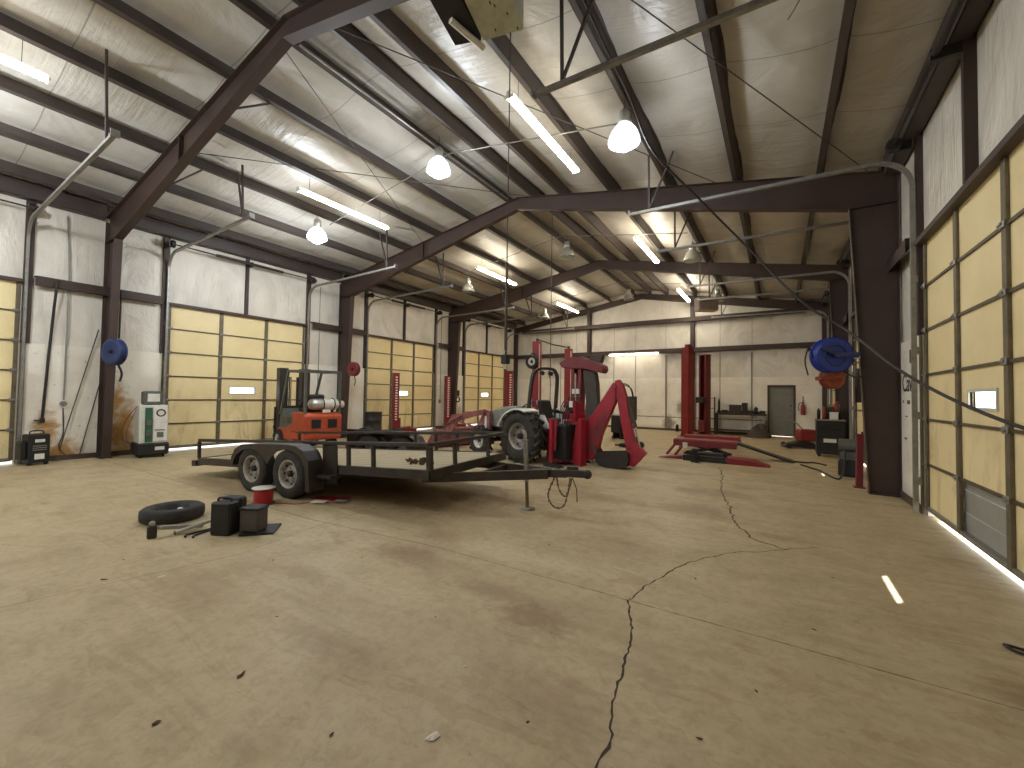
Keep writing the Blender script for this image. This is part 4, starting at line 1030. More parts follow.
m_.lathe([(.001, -.05), (.07, -.04), (.13, .0), (.155, .06), (.155, .3)], 24, q); tk = m_.build('gas_bottle', M['alu'], fk, 'polished silver half of the gas bottle')
m_ = MB(); m_.lathe([(.155, .3), (.158, .32), (.158, .64), (.13, .72), (.07, .75), (.001, .76)], 24, q); m_.lathe([(.1, .72), (.1, .86), (.09, .86), (.09, .73)], 20, q); m_.build('bottle_shell', M['white'], tk)
for y in (-.02, -.3): MB().torus((.2, y, 1.32), .168, .012, 'Y', 24, 6).box((.17, y-.02, 1.1), (.27, y+.02, 1.16)).build('bottle_strap', M['plastic'], fk)
MB().box((-.03, -.15, 1.1), (-.01, .05, 1.19)).build('number_plate', M['white'], fk)

# ================================================================== LIFTS
def post_parts(root, h, wd=.26, dp=.22, m_='red', slots=True, arm=True, rack_side=1):
    m = MB(); t_ = .02
    m.box((-wd/2, -dp/2, .02), (wd/2, -dp/2+t_, h)); m.box((-wd/2, -dp/2, .02), (-wd/2+t_, dp/2, h)); m.box((wd/2-t_, -dp/2, .02), (wd/2, dp/2, h))
    m.box((-wd/2, dp/2-t_, .02), (-wd/2+.07, dp/2, h)); m.box((wd/2-.07, dp/2-t_, .02), (wd/2, dp/2, h)); m.box((-wd/2-.01, -dp/2-.01, h-.02), (wd/2+.01, dp/2+.01, h))
    m.build('column_shell', M[m_], root)
    MB().box((-.24, -.3, 0), (.24, .3, .02)).build('base_plate', M['darksteel'], root)
    for s in (-1, 1): MB().prism([(s*wd/2, .02), (s*(wd/2+.16), .02), (s*wd/2, .3)], -.012, .012).build('gusset', M[m_], root)
    if slots:
        k = 0; m = MB()
        while .55 + k*.1 < h-.1: m.box((rack_side*(wd/2-.006), -.04, .55+k*.1), (rack_side*(wd/2+.006), .04, .60+k*.1)); k += 1
        m.build('latch_rack', M['white'], root)
    c = MB().box((-wd/2+.03, .0, .12), (wd/2-.03, dp/2+.08, .62), .01).build('carriage', M[m_], root)
    if arm:
        MB().beam((0, dp/2+.05, .2), (.75, dp/2+.5, .2), .1, .1).build('swing_arm', M[m_], c); MB().beam((0, dp/2+.05, .2), (-.6, dp/2+.6, .2), .1, .1).build('swing_arm', M[m_], c)
def post(loc, h, rz, label, **k):
    t = thing('lift_column', label, 'vehicle lift', loc, rz, 'red vehicle lift columns'); post_parts(t, h, **k); return t
post((-12.35, 11.1, 0), 2.34, R(-30), 'short red lift column standing before the second cream door', wd=.28)
post((-12.55, 14.3, 0), 2.38, R(-30), 'short red lift column at the wall pier beyond the second door', wd=.26)
post((-9.25, 14.27, 0), 2.54, R(-30), 'short red lift column seen over the tractor hood with a white notched edge', wd=.3)
ol = thing('two_post_lift', 'tall red two post lift with a thin tube between the column tops behind the tractor', 'vehicle lift', (-7.3, 13.1, 0))
for (x, y, h) in ((0, 0, 3.5), (.22, 2.2, 3.45)):
    m = MB(); m.box((x-.13, y-.12, .02), (x+.13, y+.12, h)); m.build('column', M['red'], ol, bevel=.01)
    MB().box((x+.131, y-.1, .6), (x+.138, y-.05, h-.1)).build('white_stripe', M['white'], ol)
    MB().box((x-.25, y-.25, 0), (x+.25, y+.25, .02)).build('base_plate', M['darksteel'], ol)
    MB().cyl((x, y, h), (x, y, h+.1), .05, 12).build('top_pulley', M['darksteel'], ol)
    MB().box((x-.1, y-.3, .3), (x+.1, y-.13, .8)).build('carriage', M['red'], ol)
MB().tube([(0, 0, 3.58), (.1, 1.0, 3.5), (.22, 2.2, 3.5)], .025, 8).build('equalizer_tube', M['darksteel'], ol)
hr = thing('cable_reel', 'small black cable reel with pale coils hung on the tall red lift column', 'reel', (-7.37, 12.86, 2.76))
m_ = MB(); m_.torus((0, 0, 0), .2, .06, 'Y', 24, 8); m_.build('coil', M['plastic'], hr); m_ = MB(); m_.torus((0, -.03, 0), .12, .02, 'Y', 22, 6); m_.torus((0, -.05, -.02), .09, .015, 'Y', 22, 6); m_.build('cable', M['white'], hr)
MB().box((-.04, -.02, -.05), (.04, .1, .3)).build('bracket', M['darksteel'], hr)
t = thing('lift_column', 'tallest red lift column, standing left of its dark twin before the end wall', 'vehicle lift', (-3.1, 18.1, 0), R(-30), 'red vehicle lift columns'); post_parts(t, 3.6, .36, .3, 'red', False, False)
MB().box((-.05, -.1, 3.6), (.12, .1, 3.72)).build('top_pulley', M['red'], t)
t = thing('lift_column', 'tall dark maroon lift column, right twin before the end wall shelf', 'vehicle lift', (-2.66, 19.6, 0), R(150), 'red vehicle lift columns'); post_parts(t, 3.42, .36, .3, 'maroon', False, False)
MB().box((-.2, .1, 1.35), (.2, .35, 1.6), .02).build('motor', M['darksteel'], t); 
# faded maroon mast machine behind the backhoe
mh = thing('boom_mast', 'faded maroon upright mast with a wide head and a grey covered boom, behind the backhoe', 'machine', (-4.9, 11.3, 0))
of2 = lambda P, Y=11.3: [(x+4.9, z) for x, z in P]
m_ = MB(); m_.prism(of2([(-5.07, .1), (-4.78, .1), (-4.75, 2.36), (-5.07, 2.36)]), .1, .16); m_.prism(of2([(-5.07, .1), (-4.98, .1), (-4.98, 2.36), (-5.07, 2.36)]), -.16, .1); m_.prism(of2([(-4.86, .1), (-4.76, .1), (-4.76, 2.36), (-4.86, 2.36)]), -.16, .1)
for z in (.9, 1.45, 1.8): m_.box((-.17, -.17, z), (.14, -.13, z+.12))
m_.build('mast_frame', M['maroon'], mh)
MB().prism(of2([(-5.45,2.52),(-5.36,2.39),(-5.1,2.34),(-4.69,2.33),(-4.13,2.2),(-4.06,2.3),(-4.09,2.42),(-4.24,2.5),(-4.6,2.62),(-4.95,2.7),(-5.2,2.68)]), -.22, .2).build('boom_head', M['maroon'], mh, bevel=.03)
MB().prism(of2([(-4.72,2.34),(-4.36,2.24),(-4.3,1.9),(-4.27,1.29),(-4.4,.95),(-4.6,.55),(-4.72,.6),(-4.62,1.4)]), -.14, .14).build('covered_boom', M['fabric'], mh, bevel=.03)
MB().prism(of2([(-4.56,2.62),(-4.42,2.76),(-4.14,2.72),(-4.2,2.5)]), -.12, .12).build('boom_tip', M['fabric'], mh, bevel=.02)
MB().box((-.5, -.4, .0), (.45, .4, .16), .02).build('base_frame', M['darksteel'], mh)
m_ = MB(); m_.cyl((-.02, -.18, .9), (-.02, -.18, 2.2), .03, 10); m_.build('hoist_cylinder', M['chrome'], mh)
MB().box((-.12, -.2, 1.62), (.1, -.18, 1.76)).build('decal', M['white'], mh)
# red vehicle ramp lift
rl = thing('ramp_lift', 'low red ramp lift with two decks and sloping ramps before the tall columns', 'ramp lift', (-1.65, 12.2, 0))
def rp_box(nm, a, b_, m_='red', **k): return MB().box((a[0]+1.65, a[1]-12.2, a[2]), (b_[0]+1.65, b_[1]-12.2, b_[2]), .01).build(nm, M[m_], rl, **k)
rp_box('deck', (-2.45, 12.25, .33), (-.9, 12.75, .42)); rp_box('deck', (-2.45, 13.75, .33), (-.95, 14.2, .42))
MB().box((-.8, -.01, .24), (.75, .05, .4)).build('deck_side', M['maroon'], rl)
for x in (-.75, .7): MB().box((x-.03, .1, .28), (x+.03, 1.9, .33)).build('cross_beam', M['darksteel'], rl)
for x, y in ((-.72, .12), (-.72, 1.9), (-.5, .12)): MB().beam((x, y, .34), (x-.22, y-.3, .0), .05, .05).build('support_leg', M['maroon'], rl)
for y in (.15, .45): 
    m_ = MB().beam((-.55, y, .03), (.6, y, .3), .05, .06); m_.beam((.6, y+.04, .04), (-.5, y+.04, .3), .05, .06); m_.build('scissor_arm', M['darksteel'], rl)
MB().box((-.35, -1.1, .0), (.65, -.65, .06)).box((-.35, -1.1, .06), (.6, -1.04, .14)).box((-.35, -.7, .06), (.6, -.65, .2)).box((-.2, -.9, .06), (.5, -.8, .2)).build('base_tray', M['darksteel'], rl)
MB().prism([(.62, .0), (1.5, .0), (1.5, .015), (1.15, .12), (.62, .15)], -1.12, -.66).build('front_ramp', M['red'], rl)
MB().prism([(.72, .36), (.72, .41), (2.0, .02), (2.0, .0), (1.9, .0)], .1, .5).build('rear_ramp', M['darksteel'], rl)
MB().prism([(-1.0, .0), (-.4, .0), (-.4, .09)], -.95, -.65).build('entry_ramp', M['maroon'], rl)
m_ = MB().cyl((-.05, -1.25, 0), (-.05, -1.25, .32), .07, 16); m_.box((-.13, -1.33, .0), (.03, -1.17, .05)); m_.build('power_unit', M['plastic'], rl)
MB().box((-.55, -.04, .2), (-.43, -.03, .34)).build('warning_label', M['white'], rl)
MB().tube(smooth_path([(1.98, .3, .02), (2.2, .25, .02), (2.4, .4, .015), (2.6, .1, .015)]), .02, 6).build('ramp_cable', M['plastic'], rl)

# ================================================================== REELS, PIPES AND MACHINES
def reel(name, label, loc, rz, r, w, m_, group=None, arm=True, guide=True):
    """hose reel, axle along local X"""
    t = thing(name, label, 'hose reel', loc, rz, group)
    q = Matrix.Rotation(PI/2, 4, 'Y')
    for s in (-1, 1):
        m = MB(); m.lathe([(.05, s*w/2), (r*.5, s*w/2), (r*.62, s*(w/2+.015)), (r*.9, s*(w/2+.012)), (r, s*(w/2-.005)), (r*.97, s*(w/2-.02)), (.05, s*(w/2-.02))], 36, q)
        fo = m.build('flange', M[m_], t)
    m = MB()
    for k in range(6): m.torus((-w/2+.03+k*(w-.06)/5, 0, 0), r*.8, w*.09, 'X', 32, 6)
    m.build('wound_hose', M[m_], t)
    MB().cyl((-w/2-.05, 0, 0), (w/2+.05, 0, 0), .03, 14).build('axle', M['darksteel'], t)
    if arm:
        m = MB(); x = -w/2-.045
        m.beam((x, -.02, 0), (x, r*1.15, .02), .03, .09, bev=.005); m.beam((x, -.02, .0), (x, -r*.95, r*.45), .03, .07, bev=.005); m.beam((x, r*1.12, 0), (w/2+.03, r*1.12, 0), .05, .06); m.beam((w/2+.03, 0, 0), (w/2+.03, r*1.12, 0), .03, .09)
        m.build('support_arm', M[m_], t)
    return t
b_ = reel('hose_reel', 'large bright blue hose reel on the broad right column', (.76, 8.84, 2.3), R(298), .3, .2, 'blue', 'hose reels')
MB().box((-.09, .34, -.05), (.03, .44, .05)).build('mount', M['cream'], b_)
m_ = MB(); m_.beam((.15, -.03, 0), (.15, .35, .01), .02, .06, bev=.004); m_.beam((.15, .0, 0), (.15, -.26, .13), .02, .05, bev=.004); m_.cyl((.12, 0, 0), (.17, 0, 0), .05, 16); m_.build('front_arm', M['navy'], b_)
MB().torus((.115, 0, 0), .17, .014, 'X', 32, 6).build('flange_ring', M['navy'], b_)
t = reel('hose_reel', 'rust orange hose reel hanging just behind the large blue one', (1.03, 11.95, 2.04), R(118), .24, .16, 'rust', 'hose reels')
t = reel('hose_reel', 'dusty navy hose reel on the column of the left wall', (-12.2, 3.0, 2.36), R(110), .29, .14, 'navy', 'hose reels', False)
t = reel('hose_reel', 'small dull red hose reel on the column behind the forklift', (-12.22, 9.1, 2.36), R(100), .24, .14, 'maroon', 'hose reels', False)
line('hose_tail', smooth_path([(-12.3, 3.1, 2.08), (-12.3, 3.16, 1.9), (-12.3, 3.13, 1.72)]), .022, 'plastic', 'short black hose end hanging below the navy reel', 'hose')
line('hose_tail', smooth_path([(-12.3, 9.2, 2.14), (-12.3, 9.24, 1.95), (-12.3, 9.2, 1.8)]), .014, 'plastic', 'short hose end hanging below the small red reel', 'hose')
line('hose_tail', smooth_path([(.5, 8.6, 2.25), (.44, 8.5, 2.42), (.38, 8.45, 2.2), (.42, 8.45, 1.95)]), .012, 'plastic', 'thin hose loop hanging at the left of the large blue reel', 'hose')
line('hose_tail', smooth_path([(.9, 8.9, 2.05), (1.1, 9.0, 1.93), (1.2, 9.04, 1.97)]), .012, 'plastic', 'thin hose from the large blue reel to the column', 'hose')
# big hose swooping from the roof to the right
line('air_hose', smooth_path([(-1.82, 3.94, 6.0), (-1.76, 4.57, 5.8), (-1.64, 5.36, 5.5), (-1.49, 5.98, 5.04), (-.95, 6.51, 4.43), (-.4, 6.86, 3.78), (.25, 6.68, 2.86), (.72, 6.4, 2.37), (1.0, 5.7, 1.90), (1.22, 5.1, 1.6), (1.47, 4.6, 1.38), (1.6, 4.1, 1.3)]), .0145, 'hosemat', 'long brown hose swooping from the roof past the bright dome to the right edge', 'hose', n=10)
# pipes on the left wall
X_ = LX+.2
def pipe(pts, r, lb, m_='darksteel', cat='pipe', nm='wall_pipe'): line(nm, pts, r, m_, lb, cat, None, 8)
pipe(smooth_path([(X_+.02, 2.22, 3.83), (X_-.1, 2.2, 3.0), (X_-.14, 2.17, 2.2), (X_-.14, 2.12, .9)]), .024, 'black pipe running from the girt down to the brown stain on the left wall')
m_ = MB().box((X_-.14, 2.0, .86), (X_-.1, 2.16, .89)); m_.cyl((X_-.12, 2.12, .82), (X_-.12, 2.12, .92), .035, 10); tag(m_.build('pipe_valve', M['darksteel']), 'small black valve at the foot of the left wall pipe', 'valve')
pipe([(X_+.05, 3.24, 3.83), (X_+.08, 3.22, 2.72)], .02, 'black pipe dropping from the girt to the navy hose reel')
pipe([(LX+.06, 2.36, 5.3), (LX+.07, 2.42, 3.9), (LX+.07, 2.42, 1.3)], .014, 'thin grey conduit dropping to the round box on the left wall', 'galv', 'conduit', 'wall_conduit')
m_ = MB().cyl((LX+.03, 2.42, 1.22), (LX+.1, 2.42, 1.22), .055, 20); m_.cyl((LX+.1, 2.42, 1.22), (LX+.115, 2.42, 1.22), .035, 16); tag(m_.build('junction_box', M['galv']), 'round grey junction box on the left wall above the orange stain', 'junction box')
pipe(smooth_path([(LX+.045, 2.42, 1.13), (LX+.045, 2.44, .6), (LX+.045, 2.38, .3), (LX+.045, 2.48, .12)]), .01, 'thin cable hanging below the round junction box', 'rod', 'cable', 'hanging_cable')
pipe([(LX+.09, 2.92, 2.9), (LX+.1, 2.38, .22)], .011, 'thin rod leaning on the left wall, the longer of two', 'rod', 'rod', 'leaning_rod')
pipe([(LX+.08, 2.98, 1.7), (LX+.08, 2.7, .1)], .011, 'thin rod leaning on the left wall, the shorter of two', 'rod', 'rod', 'leaning_rod')
# conduits on the pier right of door 1 and beyond
for (y, z0, z1, lb) in ((8.32, 1.25, 5.1, 'conduit between the first and second doors'), (14.35, 1.3, 5.1, 'conduit on the pier past the second door'), (15.45, 1.9, 5.1, 'conduit at the far pier beside the third door')):
    pipe([(LX+.08, y, z0), (LX+.08, y, z1)], .016, lb, 'galv', 'conduit', 'wall_conduit')
    m_ = MB().box((LX+.03, y-.05, z0-.15), (LX+.1, y+.05, z0+.02), .008); tag(m_.build('switch_box', M['galv']), 'small box below the ' + lb, 'switch box')
t = thing('control_box', 'small black control box with a red dial on the far left pier', 'control box', (LX+.15, 15.45, 1.6))
MB().box((-.1, -.2, -.12), (.0, .2, .16), .01).build('box_body', M['plastic'], t); MB().torus((.02, .05, -.28), .12, .03, 'X', 20, 6).build('cable_coil', M['plastic'], t)
# black charger
t = thing('battery_charger', 'black charger cabinet with white labels standing on the floor under the stained pipe', 'charger', (-12.7, 2.0, 0), R(10))
MB().box((-.15, -.16, .05), (.15, .15, .62), .02).build('case', M['plastic'], t)
m_ = MB()
for k in range(3): m_.box((.15, -.1, .3+k*.04), (.157, .1, .315+k*.04))
m_.build('vent', M['galv'], t)
for z in (.46, .12): MB().box((.151, -.07, z), (.156, .07, z+(.06 if z > .4 else .11))).build('label', M['white'], t)
MB().tube(smooth_path([(0, -.1, .62), (0, -.08, .68), (0, .08, .68), (0, .1, .62)], 4), .012, 8).build('handle', M['plastic'], t)
MB().box((-.16, -.24, .12), (.1, -.16, .48), .02).build('side_box', M['plastic'], t)
for y in (-.12, .12): MB().cyl((.08, y-.02, .05), (.08, y+.02, .05), .05, 14).build('caster', M['rubber'], t)
# refrigerant machine
t = thing('service_cart', 'white and green service machine with a screen box on top by the left wall', 'service machine', (-12.35, 3.72, 0), R(-6))
MB().prism([(-.26, .12), (.28, .12), (.28, .4), (.22, 1.2), (-.24, 1.2), (-.26, .4)], -.25, .27).build('cabinet', M['cream'], t, bevel=.015)
MB().box((-.28, -.3, .06), (.31, .29, .34), .03).build('base', M['plastic'], t)
MB().prism([(.296, .38), (.3, .38), (.238, 1.18), (.232, 1.18)], .0, .24).build('front_door', M['white'], t)
MB().prism([(.29, .36), (.302, .36), (.24, 1.14), (.23, 1.14)], -.15, -.02).build('inner_bay', M['green'], t)
m_ = MB(); m_.torus((.255, .13, 1.02), .075, .014, 'X', 24, 6); m_.build('gauge_ring', M['plastic'], t)
for z in (.5, .75): MB().cyl((.3-.06*(z-.38), -.085, z), (.31-.06*(z-.38), -.085, z+.12), .05, 14).build('filter', M['greygreen'], t)
MB().box((.285, .02, .62), (.296, .2, .64)).build('emblem', M['greygreen'], t); MB().prism([(.295, .46), (.3, .46), (.29, .58), (.285, .58)], .06, .18).build('emblem', M['greygreen'], t)
MB().box((.312, .03, .17), (.316, .2, .25)).build('label', M['white'], t)
sc_ = MB().box((-.14, -.17, 1.2), (.14, .17, 1.52), .03).build('screen_box', M['greygreen'], t); MB().box((.141, -.1, 1.28), (.146, .12, 1.46)).build('screen', M['white'], sc_)
for x in (-.2, .2):
    for y in (-.2, .2): MB().cyl((x, y-.02, .045), (x, y+.02, .045), .045, 14).build('caster', M['rubber'], t)
MB().tube(smooth_path([(.0, -.26, 1.15), (.05, -.4, .95), (.05, -.5, .65), (.05, -.46, .4), (.05, -.34, .35)]), .008, 6).build('red_hose', M['maroon'], t)
MB().tube(smooth_path([(.0, -.26, 1.1), (.08, -.38, .8), (.1, -.44, .5), (.08, -.36, .3)]), .007, 6).build('green_hose', M['greygreen'], t)
# barrel behind trailer
t = thing('oil_drum', 'dark steel drum standing before the second door left edge', 'drum', (-11.95, 9.75, 0))
m_ = MB(); m_.lathe([(.001, .02), (.285, .02), (.3, .0), (.3, .03), (.29, .05), (.29, .3), (.305, .32), (.29, .34), (.29, .6), (.305, .62), (.29, .64), (.29, .86), (.3, .88), (.3, .9), (.285, .9), (.28, .875), (.001, .875)], 36); m_.build('drum_shell', M['darksteel'], t)
MB().cyl((.15, 0, .876), (.15, 0, .895), .035, 12).build('bung', M['galv'], t)
# invented black frame standing in for the dark trailer-side shade behind the rails
t = thing('shade_frame', 'low black frame standing in for shade between the trailer and the drum', 'shade stand-in', (-9.3, 7.9, 0), R(20))
m_ = MB().box((-.9, -.3, .1), (.95, -.24, .55), .01); m_.beam((-.9, -.27, .05), (-.9, .6, .05), .1, .1); m_.beam((.9, -.27, .05), (.9, .6, .05), .1, .1); m_.beam((0, -.27, .05), (0, .6, .05), .1, .1); m_.build('frame', M['darksteel'], t)
for x in (-.5, .45): MB().cyl((x, -.1, .3), (x, .12, .3), .29, 24).build('roller', M['rubber'], t)  # invented discs filling out the shade stand-in

# ---------------------------------------------------------------- end wall: bench, shelf, door side
t = thing('workbench', 'long dark workbench along the end wall left of the grey door', 'workbench', (-1.4, 20.3, 0))
MB().box((-.95, -.35, .86), (1.0, .4, .93), .01).build('bench_top', M['darkwood'], t)
for x in (-.88, .9):
    for y in (-.3, .33): MB().box((x-.04, y-.04, 0), (x+.04, y+.04, .86)).build('leg', M['galv' if x > 0 else 'darkwood'], t)
MB().box((-.85, -.28, .18), (.85, .33, .22)).build('lower_shelf', M['darkwood'], t)
MB().box((-.9, .34, .932), (.95, .38, 1.02)).build('back_board', M['darkwood'], t)
def clutter(name, lab, cat, loc, dims, m_, kind='box', rz=0):
    t = thing(name, lab, cat, loc, rz); w_, d_, h_ = dims
    if kind == 'box':
        MB().box((-w_/2, -d_/2, 0), (w_/2, d_/2, h_*.8), .012).build('body', M[m_], t); MB().box((-w_/2-.008, -d_/2-.008, h_*.78), (w_/2+.008, d_/2+.008, h_), .01).build('lid', M[m_], t)
    elif kind == 'can':
        MB().lathe([(.001, 0), (w_/2, 0), (w_/2, h_*.8), (w_*.25, h_*.9), (w_*.2, h_), (.001, h_)], 16).build('body', M[m_], t)
    return t
clutter('storage_box', 'brown box on the workbench below the conduit', 'box', (-1.55, 20.3, .932), (.45, .35, .36), 'darkwood')
clutter('storage_box', 'smaller tan box behind the brown box on the workbench', 'box', (-1.2, 20.42, .932), (.2, .2, .45), 'hosemat')
clutter('oil_can', 'black can standing on the right half of the workbench', 'can', (-.77, 20.02, .932), (.14, .14, .3), 'plastic', 'can')
clutter('grease_gun', 'tall thin black tool standing at the left end of the workbench', 'tool', (-2.18, 20.25, .932), (.07, .07, .62), 'plastic', 'can')
for k, x in enumerate((-1.95, -.98, -.55)): clutter('parts_bin', 'low dark parts tray on the workbench, %s' % ('left of the brown box', 'beside the black can', 'at the right end')[k], 'tray', (x, 20.24, .932), (.2, .22, .13), 'darksteel')
# dark pile at right of bench
t = thing('tarp_pile', 'dark covered heap on the floor between workbench and grey door', 'heap', (-.62, 20.25, 0))
rnd = random.Random(11); m_ = MB(); vs = []; nn, mm_ = 18, 8
for j in range(mm_+1):
    for i in range(nn):
        a = 2*PI*i/nn; q = (1-j/mm_)**.55*(1+.12*math.sin(3*a+j)); vs.append((q*.48*math.cos(a)+.15*j/mm_, q*.28*math.sin(a), j/mm_*.5*(1 + .2*math.cos(2*a+j))))
m_.add(vs, [(j*nn+i, j*nn+(i+1) % nn, (j+1)*nn+(i+1) % nn, (j+1)*nn+i) for j in range(mm_) for i in range(nn)], True); m_.build('cover', M['darkwood'], t)
t.location = (-.72, 19.58, 0)
# wire rack
t = thing('wire_rack', 'tall dark wire rack leaning at the end wall behind the maroon column', 'rack', (-2.66, 20.5, 0))
for x in (-.28, .28):
    for y in (-.12, .12): MB().cyl((x, y, 0), (x, y, 1.62), .014, 8).build('upright', M['darksteel'], t)
for z in (.2, .65, 1.1, 1.55):
    m_ = MB().box((-.28, -.12, z), (.28, -.1, z+.02)).box((-.28, .1, z), (.28, .12, z+.02))
    for k in range(7): m_.box((-.27+k*.09, -.12, z+.004), (-.262+k*.09, .12, z+.012))
    m_.build('rack_shelf', M['darksteel'], t)
pipe([(-.97, YB-.05, 1.05), (-.97, YB-.05, 3.6)], .018, 'grey conduit on the end wall above the workbench', 'galv', 'conduit', 'wall_conduit')
m_ = MB().box((-1.04, YB-.1, .98), (-.9, YB-.035, 1.08), .008); tag(m_.build('switch_box', M['galv']), 'grey switch box on the end wall above the workbench', 'switch box')
pipe([(-4.5, YB-.06, .1), (-4.5, YB-.06, 3.6)], .02, 'grey pipe on the end wall right of the fixed strip light', 'galv', 'pipe')
t = thing('fire_extinguisher', 'red fire extinguisher on the end wall right of the grey door', 'fire extinguisher', (.86, YB-.11, .93))
MB().lathe([(.001, 0), (.075, .01), (.08, .04), (.08, .34), (.06, .41), (.025, .44), (.001, .44)], 20).build('cylinder', M['red'], t)
MB().lathe([(.001, .43), (.028, .43), (.028, .5), (.001, .5)], 12).box((-.02, -.12, .49), (.02, .03, .52)).box((-.02, -.1, .54), (.02, .03, .56)).build('valve', M['plastic'], t)
MB().tube(smooth_path([(0, -.02, .48), (-.1, -.03, .5), (-.16, -.03, .35), (-.14, -.03, .15)]), .012, 8).build('hose', M['plastic'], t)
MB().box((-.015, .075, .4), (.015, .105, .75)).build('hanger', M['darksteel'], t)
clutter('floor_bottle', 'small dark bottle on the floor at the end wall left of the tall columns', 'bottle', (-3.95, 20.5, 0), (.14, .14, .34), 'plastic', 'can')
# mobile cart with monitor behind the backhoe
t = thing('diagnostic_cart', 'dark cart with a tall flat cabinet behind the backhoe arm', 'cart', (-4.75, 15.3, 0), R(-28))
MB().box((-.52, -.25, .22), (-.02, .28, .86), .02).build('cart_body', M['plastic'], t); MB().box((-.5, -.22, .86), (.0, .24, .95), .02).build('white_top', M['cream'], t)
pn = MB().box((.0, -.06, .72), (.5, .06, 1.58), .01).build('upright_panel', M['darkwood'], t)
m_ = MB().box((.05, -.075, 1.1), (.3, -.06, 1.35)); m_.build('panel_screen', M['hosemat'], pn); MB().box((.3, -.075, .85), (.4, -.06, 1.05)).build('label', M['white'], pn)
MB().box((.2, -.04, .05), (.3, .04, .72)).box((-.1, -.25, .05), (.4, .25, .1)).build('stand', M['plastic'], t)
for x in (-.45, .35):
    for y in (-.2, .2): MB().cyl((x, y-.02, .05), (x, y+.02, .05), .05, 12).build('caster', M['rubber'], t)
MB().beam((-.42, -.2, .08), (-.42, .24, .08), .08, .28).beam((-.08, -.2, .1), (-.08, .24, .1), .08, .26).build('lower_frame', M['plastic'], t)
t = thing('engine_part', 'dark heap of machine parts on the floor right of the backhoe bucket', 'machine part', (-3.8, 12.8, 0))
m_ = MB().box((-.35, -.12, .02), (.1, .12, .12), .02); m_.cyl((.1, -.1, .15), (.1, .1, .15), .14, 16); m_.build('housing', M['darksteel'], t); MB().cyl((.28, -.08, .1), (.28, .08, .1), .1, 14).build('pulley', M['rubber'], t); MB().beam((-.5, 0, .05), (-.3, 0, .07), .05, .05).build('shaft', M['maroon'], t)
# ---------------------------------------------------------------- right side beyond column
t = thing('tool_chest', 'black tool chest with a grey top crowded with parts near the right wall', 'tool chest', (1.2, 14.45, 0))
MB().box((-.31, -.25, .08), (.31, .25, .98), .015).build('chest_body', M['plastic'], t)
for z, h_ in ((.12, .2), (.34, .2), (.56, .18), (.76, .08), (.86, .08)):
    dr = MB().box((-.28, -.262, z), (.28, -.25, z+h_), .004).build('drawer', M['plastic'], t); MB().box((-.2, -.28, z+h_-.03), (.2, -.262, z+h_-.015)).build('drawer_handle', M['darksteel'], dr)
MB().box((-.16, -.268, .4), (.12, -.263, .5)).build('label', M['white'], t); MB().box((-.33, -.27, .98), (.33, .27, 1.02), .006).build('top', M['galv'], t)
for x in (-.25, .25):
    for y in (-.2, .2): MB().cyl((x, y-.02, .04), (x, y+.02, .04), .04, 12).build('caster', M['rubber'], t)
rnd = random.Random(3)
for k, (x, y, n_, m2, d_, kd, lb) in enumerate(((.95, 14.4, 'spray_can', 'plastic', (.08, .08, .3), 'can', 'dark spray can at the left end of the tool chest top'), (1.06, 14.3, 'spray_can', 'rust', (.08, .08, .34), 'can', 'rusty brown can second from left on the tool chest'),
    (1.28, 14.32, 'paper_carton', 'white', (.18, .12, .2), 'box', 'white carton at the front of the tool chest top'), (1.16, 14.52, 'parts_box', 'darkwood', (.22, .16, .34), 'box', 'dark parts box at the back of the tool chest top'),
    (1.42, 14.4, 'spray_can', 'darksteel', (.1, .1, .42), 'can', 'tall dark can at the right end of the tool chest top'), (1.36, 14.56, 'jerry_can', 'rust', (.16, .12, .5), 'can', 'tall brown can behind the white carton on the tool chest'))):
    clutter(n_, lb, n_.replace('_', ' '), (x, y, 1.02), d_, m2, kd)
t = thing('floor_jack', 'red wheeled service jack with a long handle on the floor left of the tool chest', 'jack', (.62, 16.4, 0), R(20))
MB().box((-.1, -.2, .22), (.36, .2, .6), .04).build('tank', M['red'], t)
MB().prism([(-.55, .04), (.3, .04), (.3, .2), (-.1, .22), (-.5, .1)], -.2, .2).build('chassis', M['darksteel'], t, bevel=.01)
for x in (-.42, .25):
    for y in (-.22, .22): MB().cyl((x, y-.03, .08), (x, y+.03, .08), .08, 16).build('wheel', M['rubber'], t)
MB().tube([(.1, 0, .55), (-.12, 0, .78), (-.35, 0, .9)], .018, 8).build('handle', M['galv'], t)
t = thing('pressure_washer', 'dark box shaped machine with a grey motor at the foot of the broad column', 'machine', (1.22, 11.0, 0), R(-10))
MB().box((-.16, -.2, 0), (.2, .2, .34), .03).build('tank', M['plastic'], t); m_ = MB().cyl((-.16, 0, .62), (.16, 0, .62), .13, 18); m_.box((-.14, -.1, .34), (.14, .1, .5)); m_.build('motor', M['greygreen'], t)
MB().beam((.22, -.1, .0), (.22, -.1, .92), .03, .05).build('frame_post', M['darksteel'], t)
t = thing('red_beam', 'narrow dark red steel post leaning upright against the left edge of the broad column', 'post', (1.21, 9.62, 0))
MB().beam((0, 0, 0), (.02, .0, .95), .1, .09, bev=.006).build('post_shell', M['maroon'], t); MB().box((-.08, -.08, 0), (.08, .08, .02)).build('foot', M['maroon'], t)
line('power_cable', smooth_path([(.45, 12.0, .018), (.62, 11.6, .018), (.78, 11.2, .018), (.92, 10.4, .018), (1.02, 10.35, .03), (1.12, 10.7, .2), (1.15, 10.85, .55)]), .018, 'plastic', 'black cable running over the floor to the machine at the broad column', 'cable')
pipe([(1.5, 15.3, .1), (1.5, 15.3, 4.9)], .035, 'upright grey pipe on the right wall beyond the tool chest', 'galv')
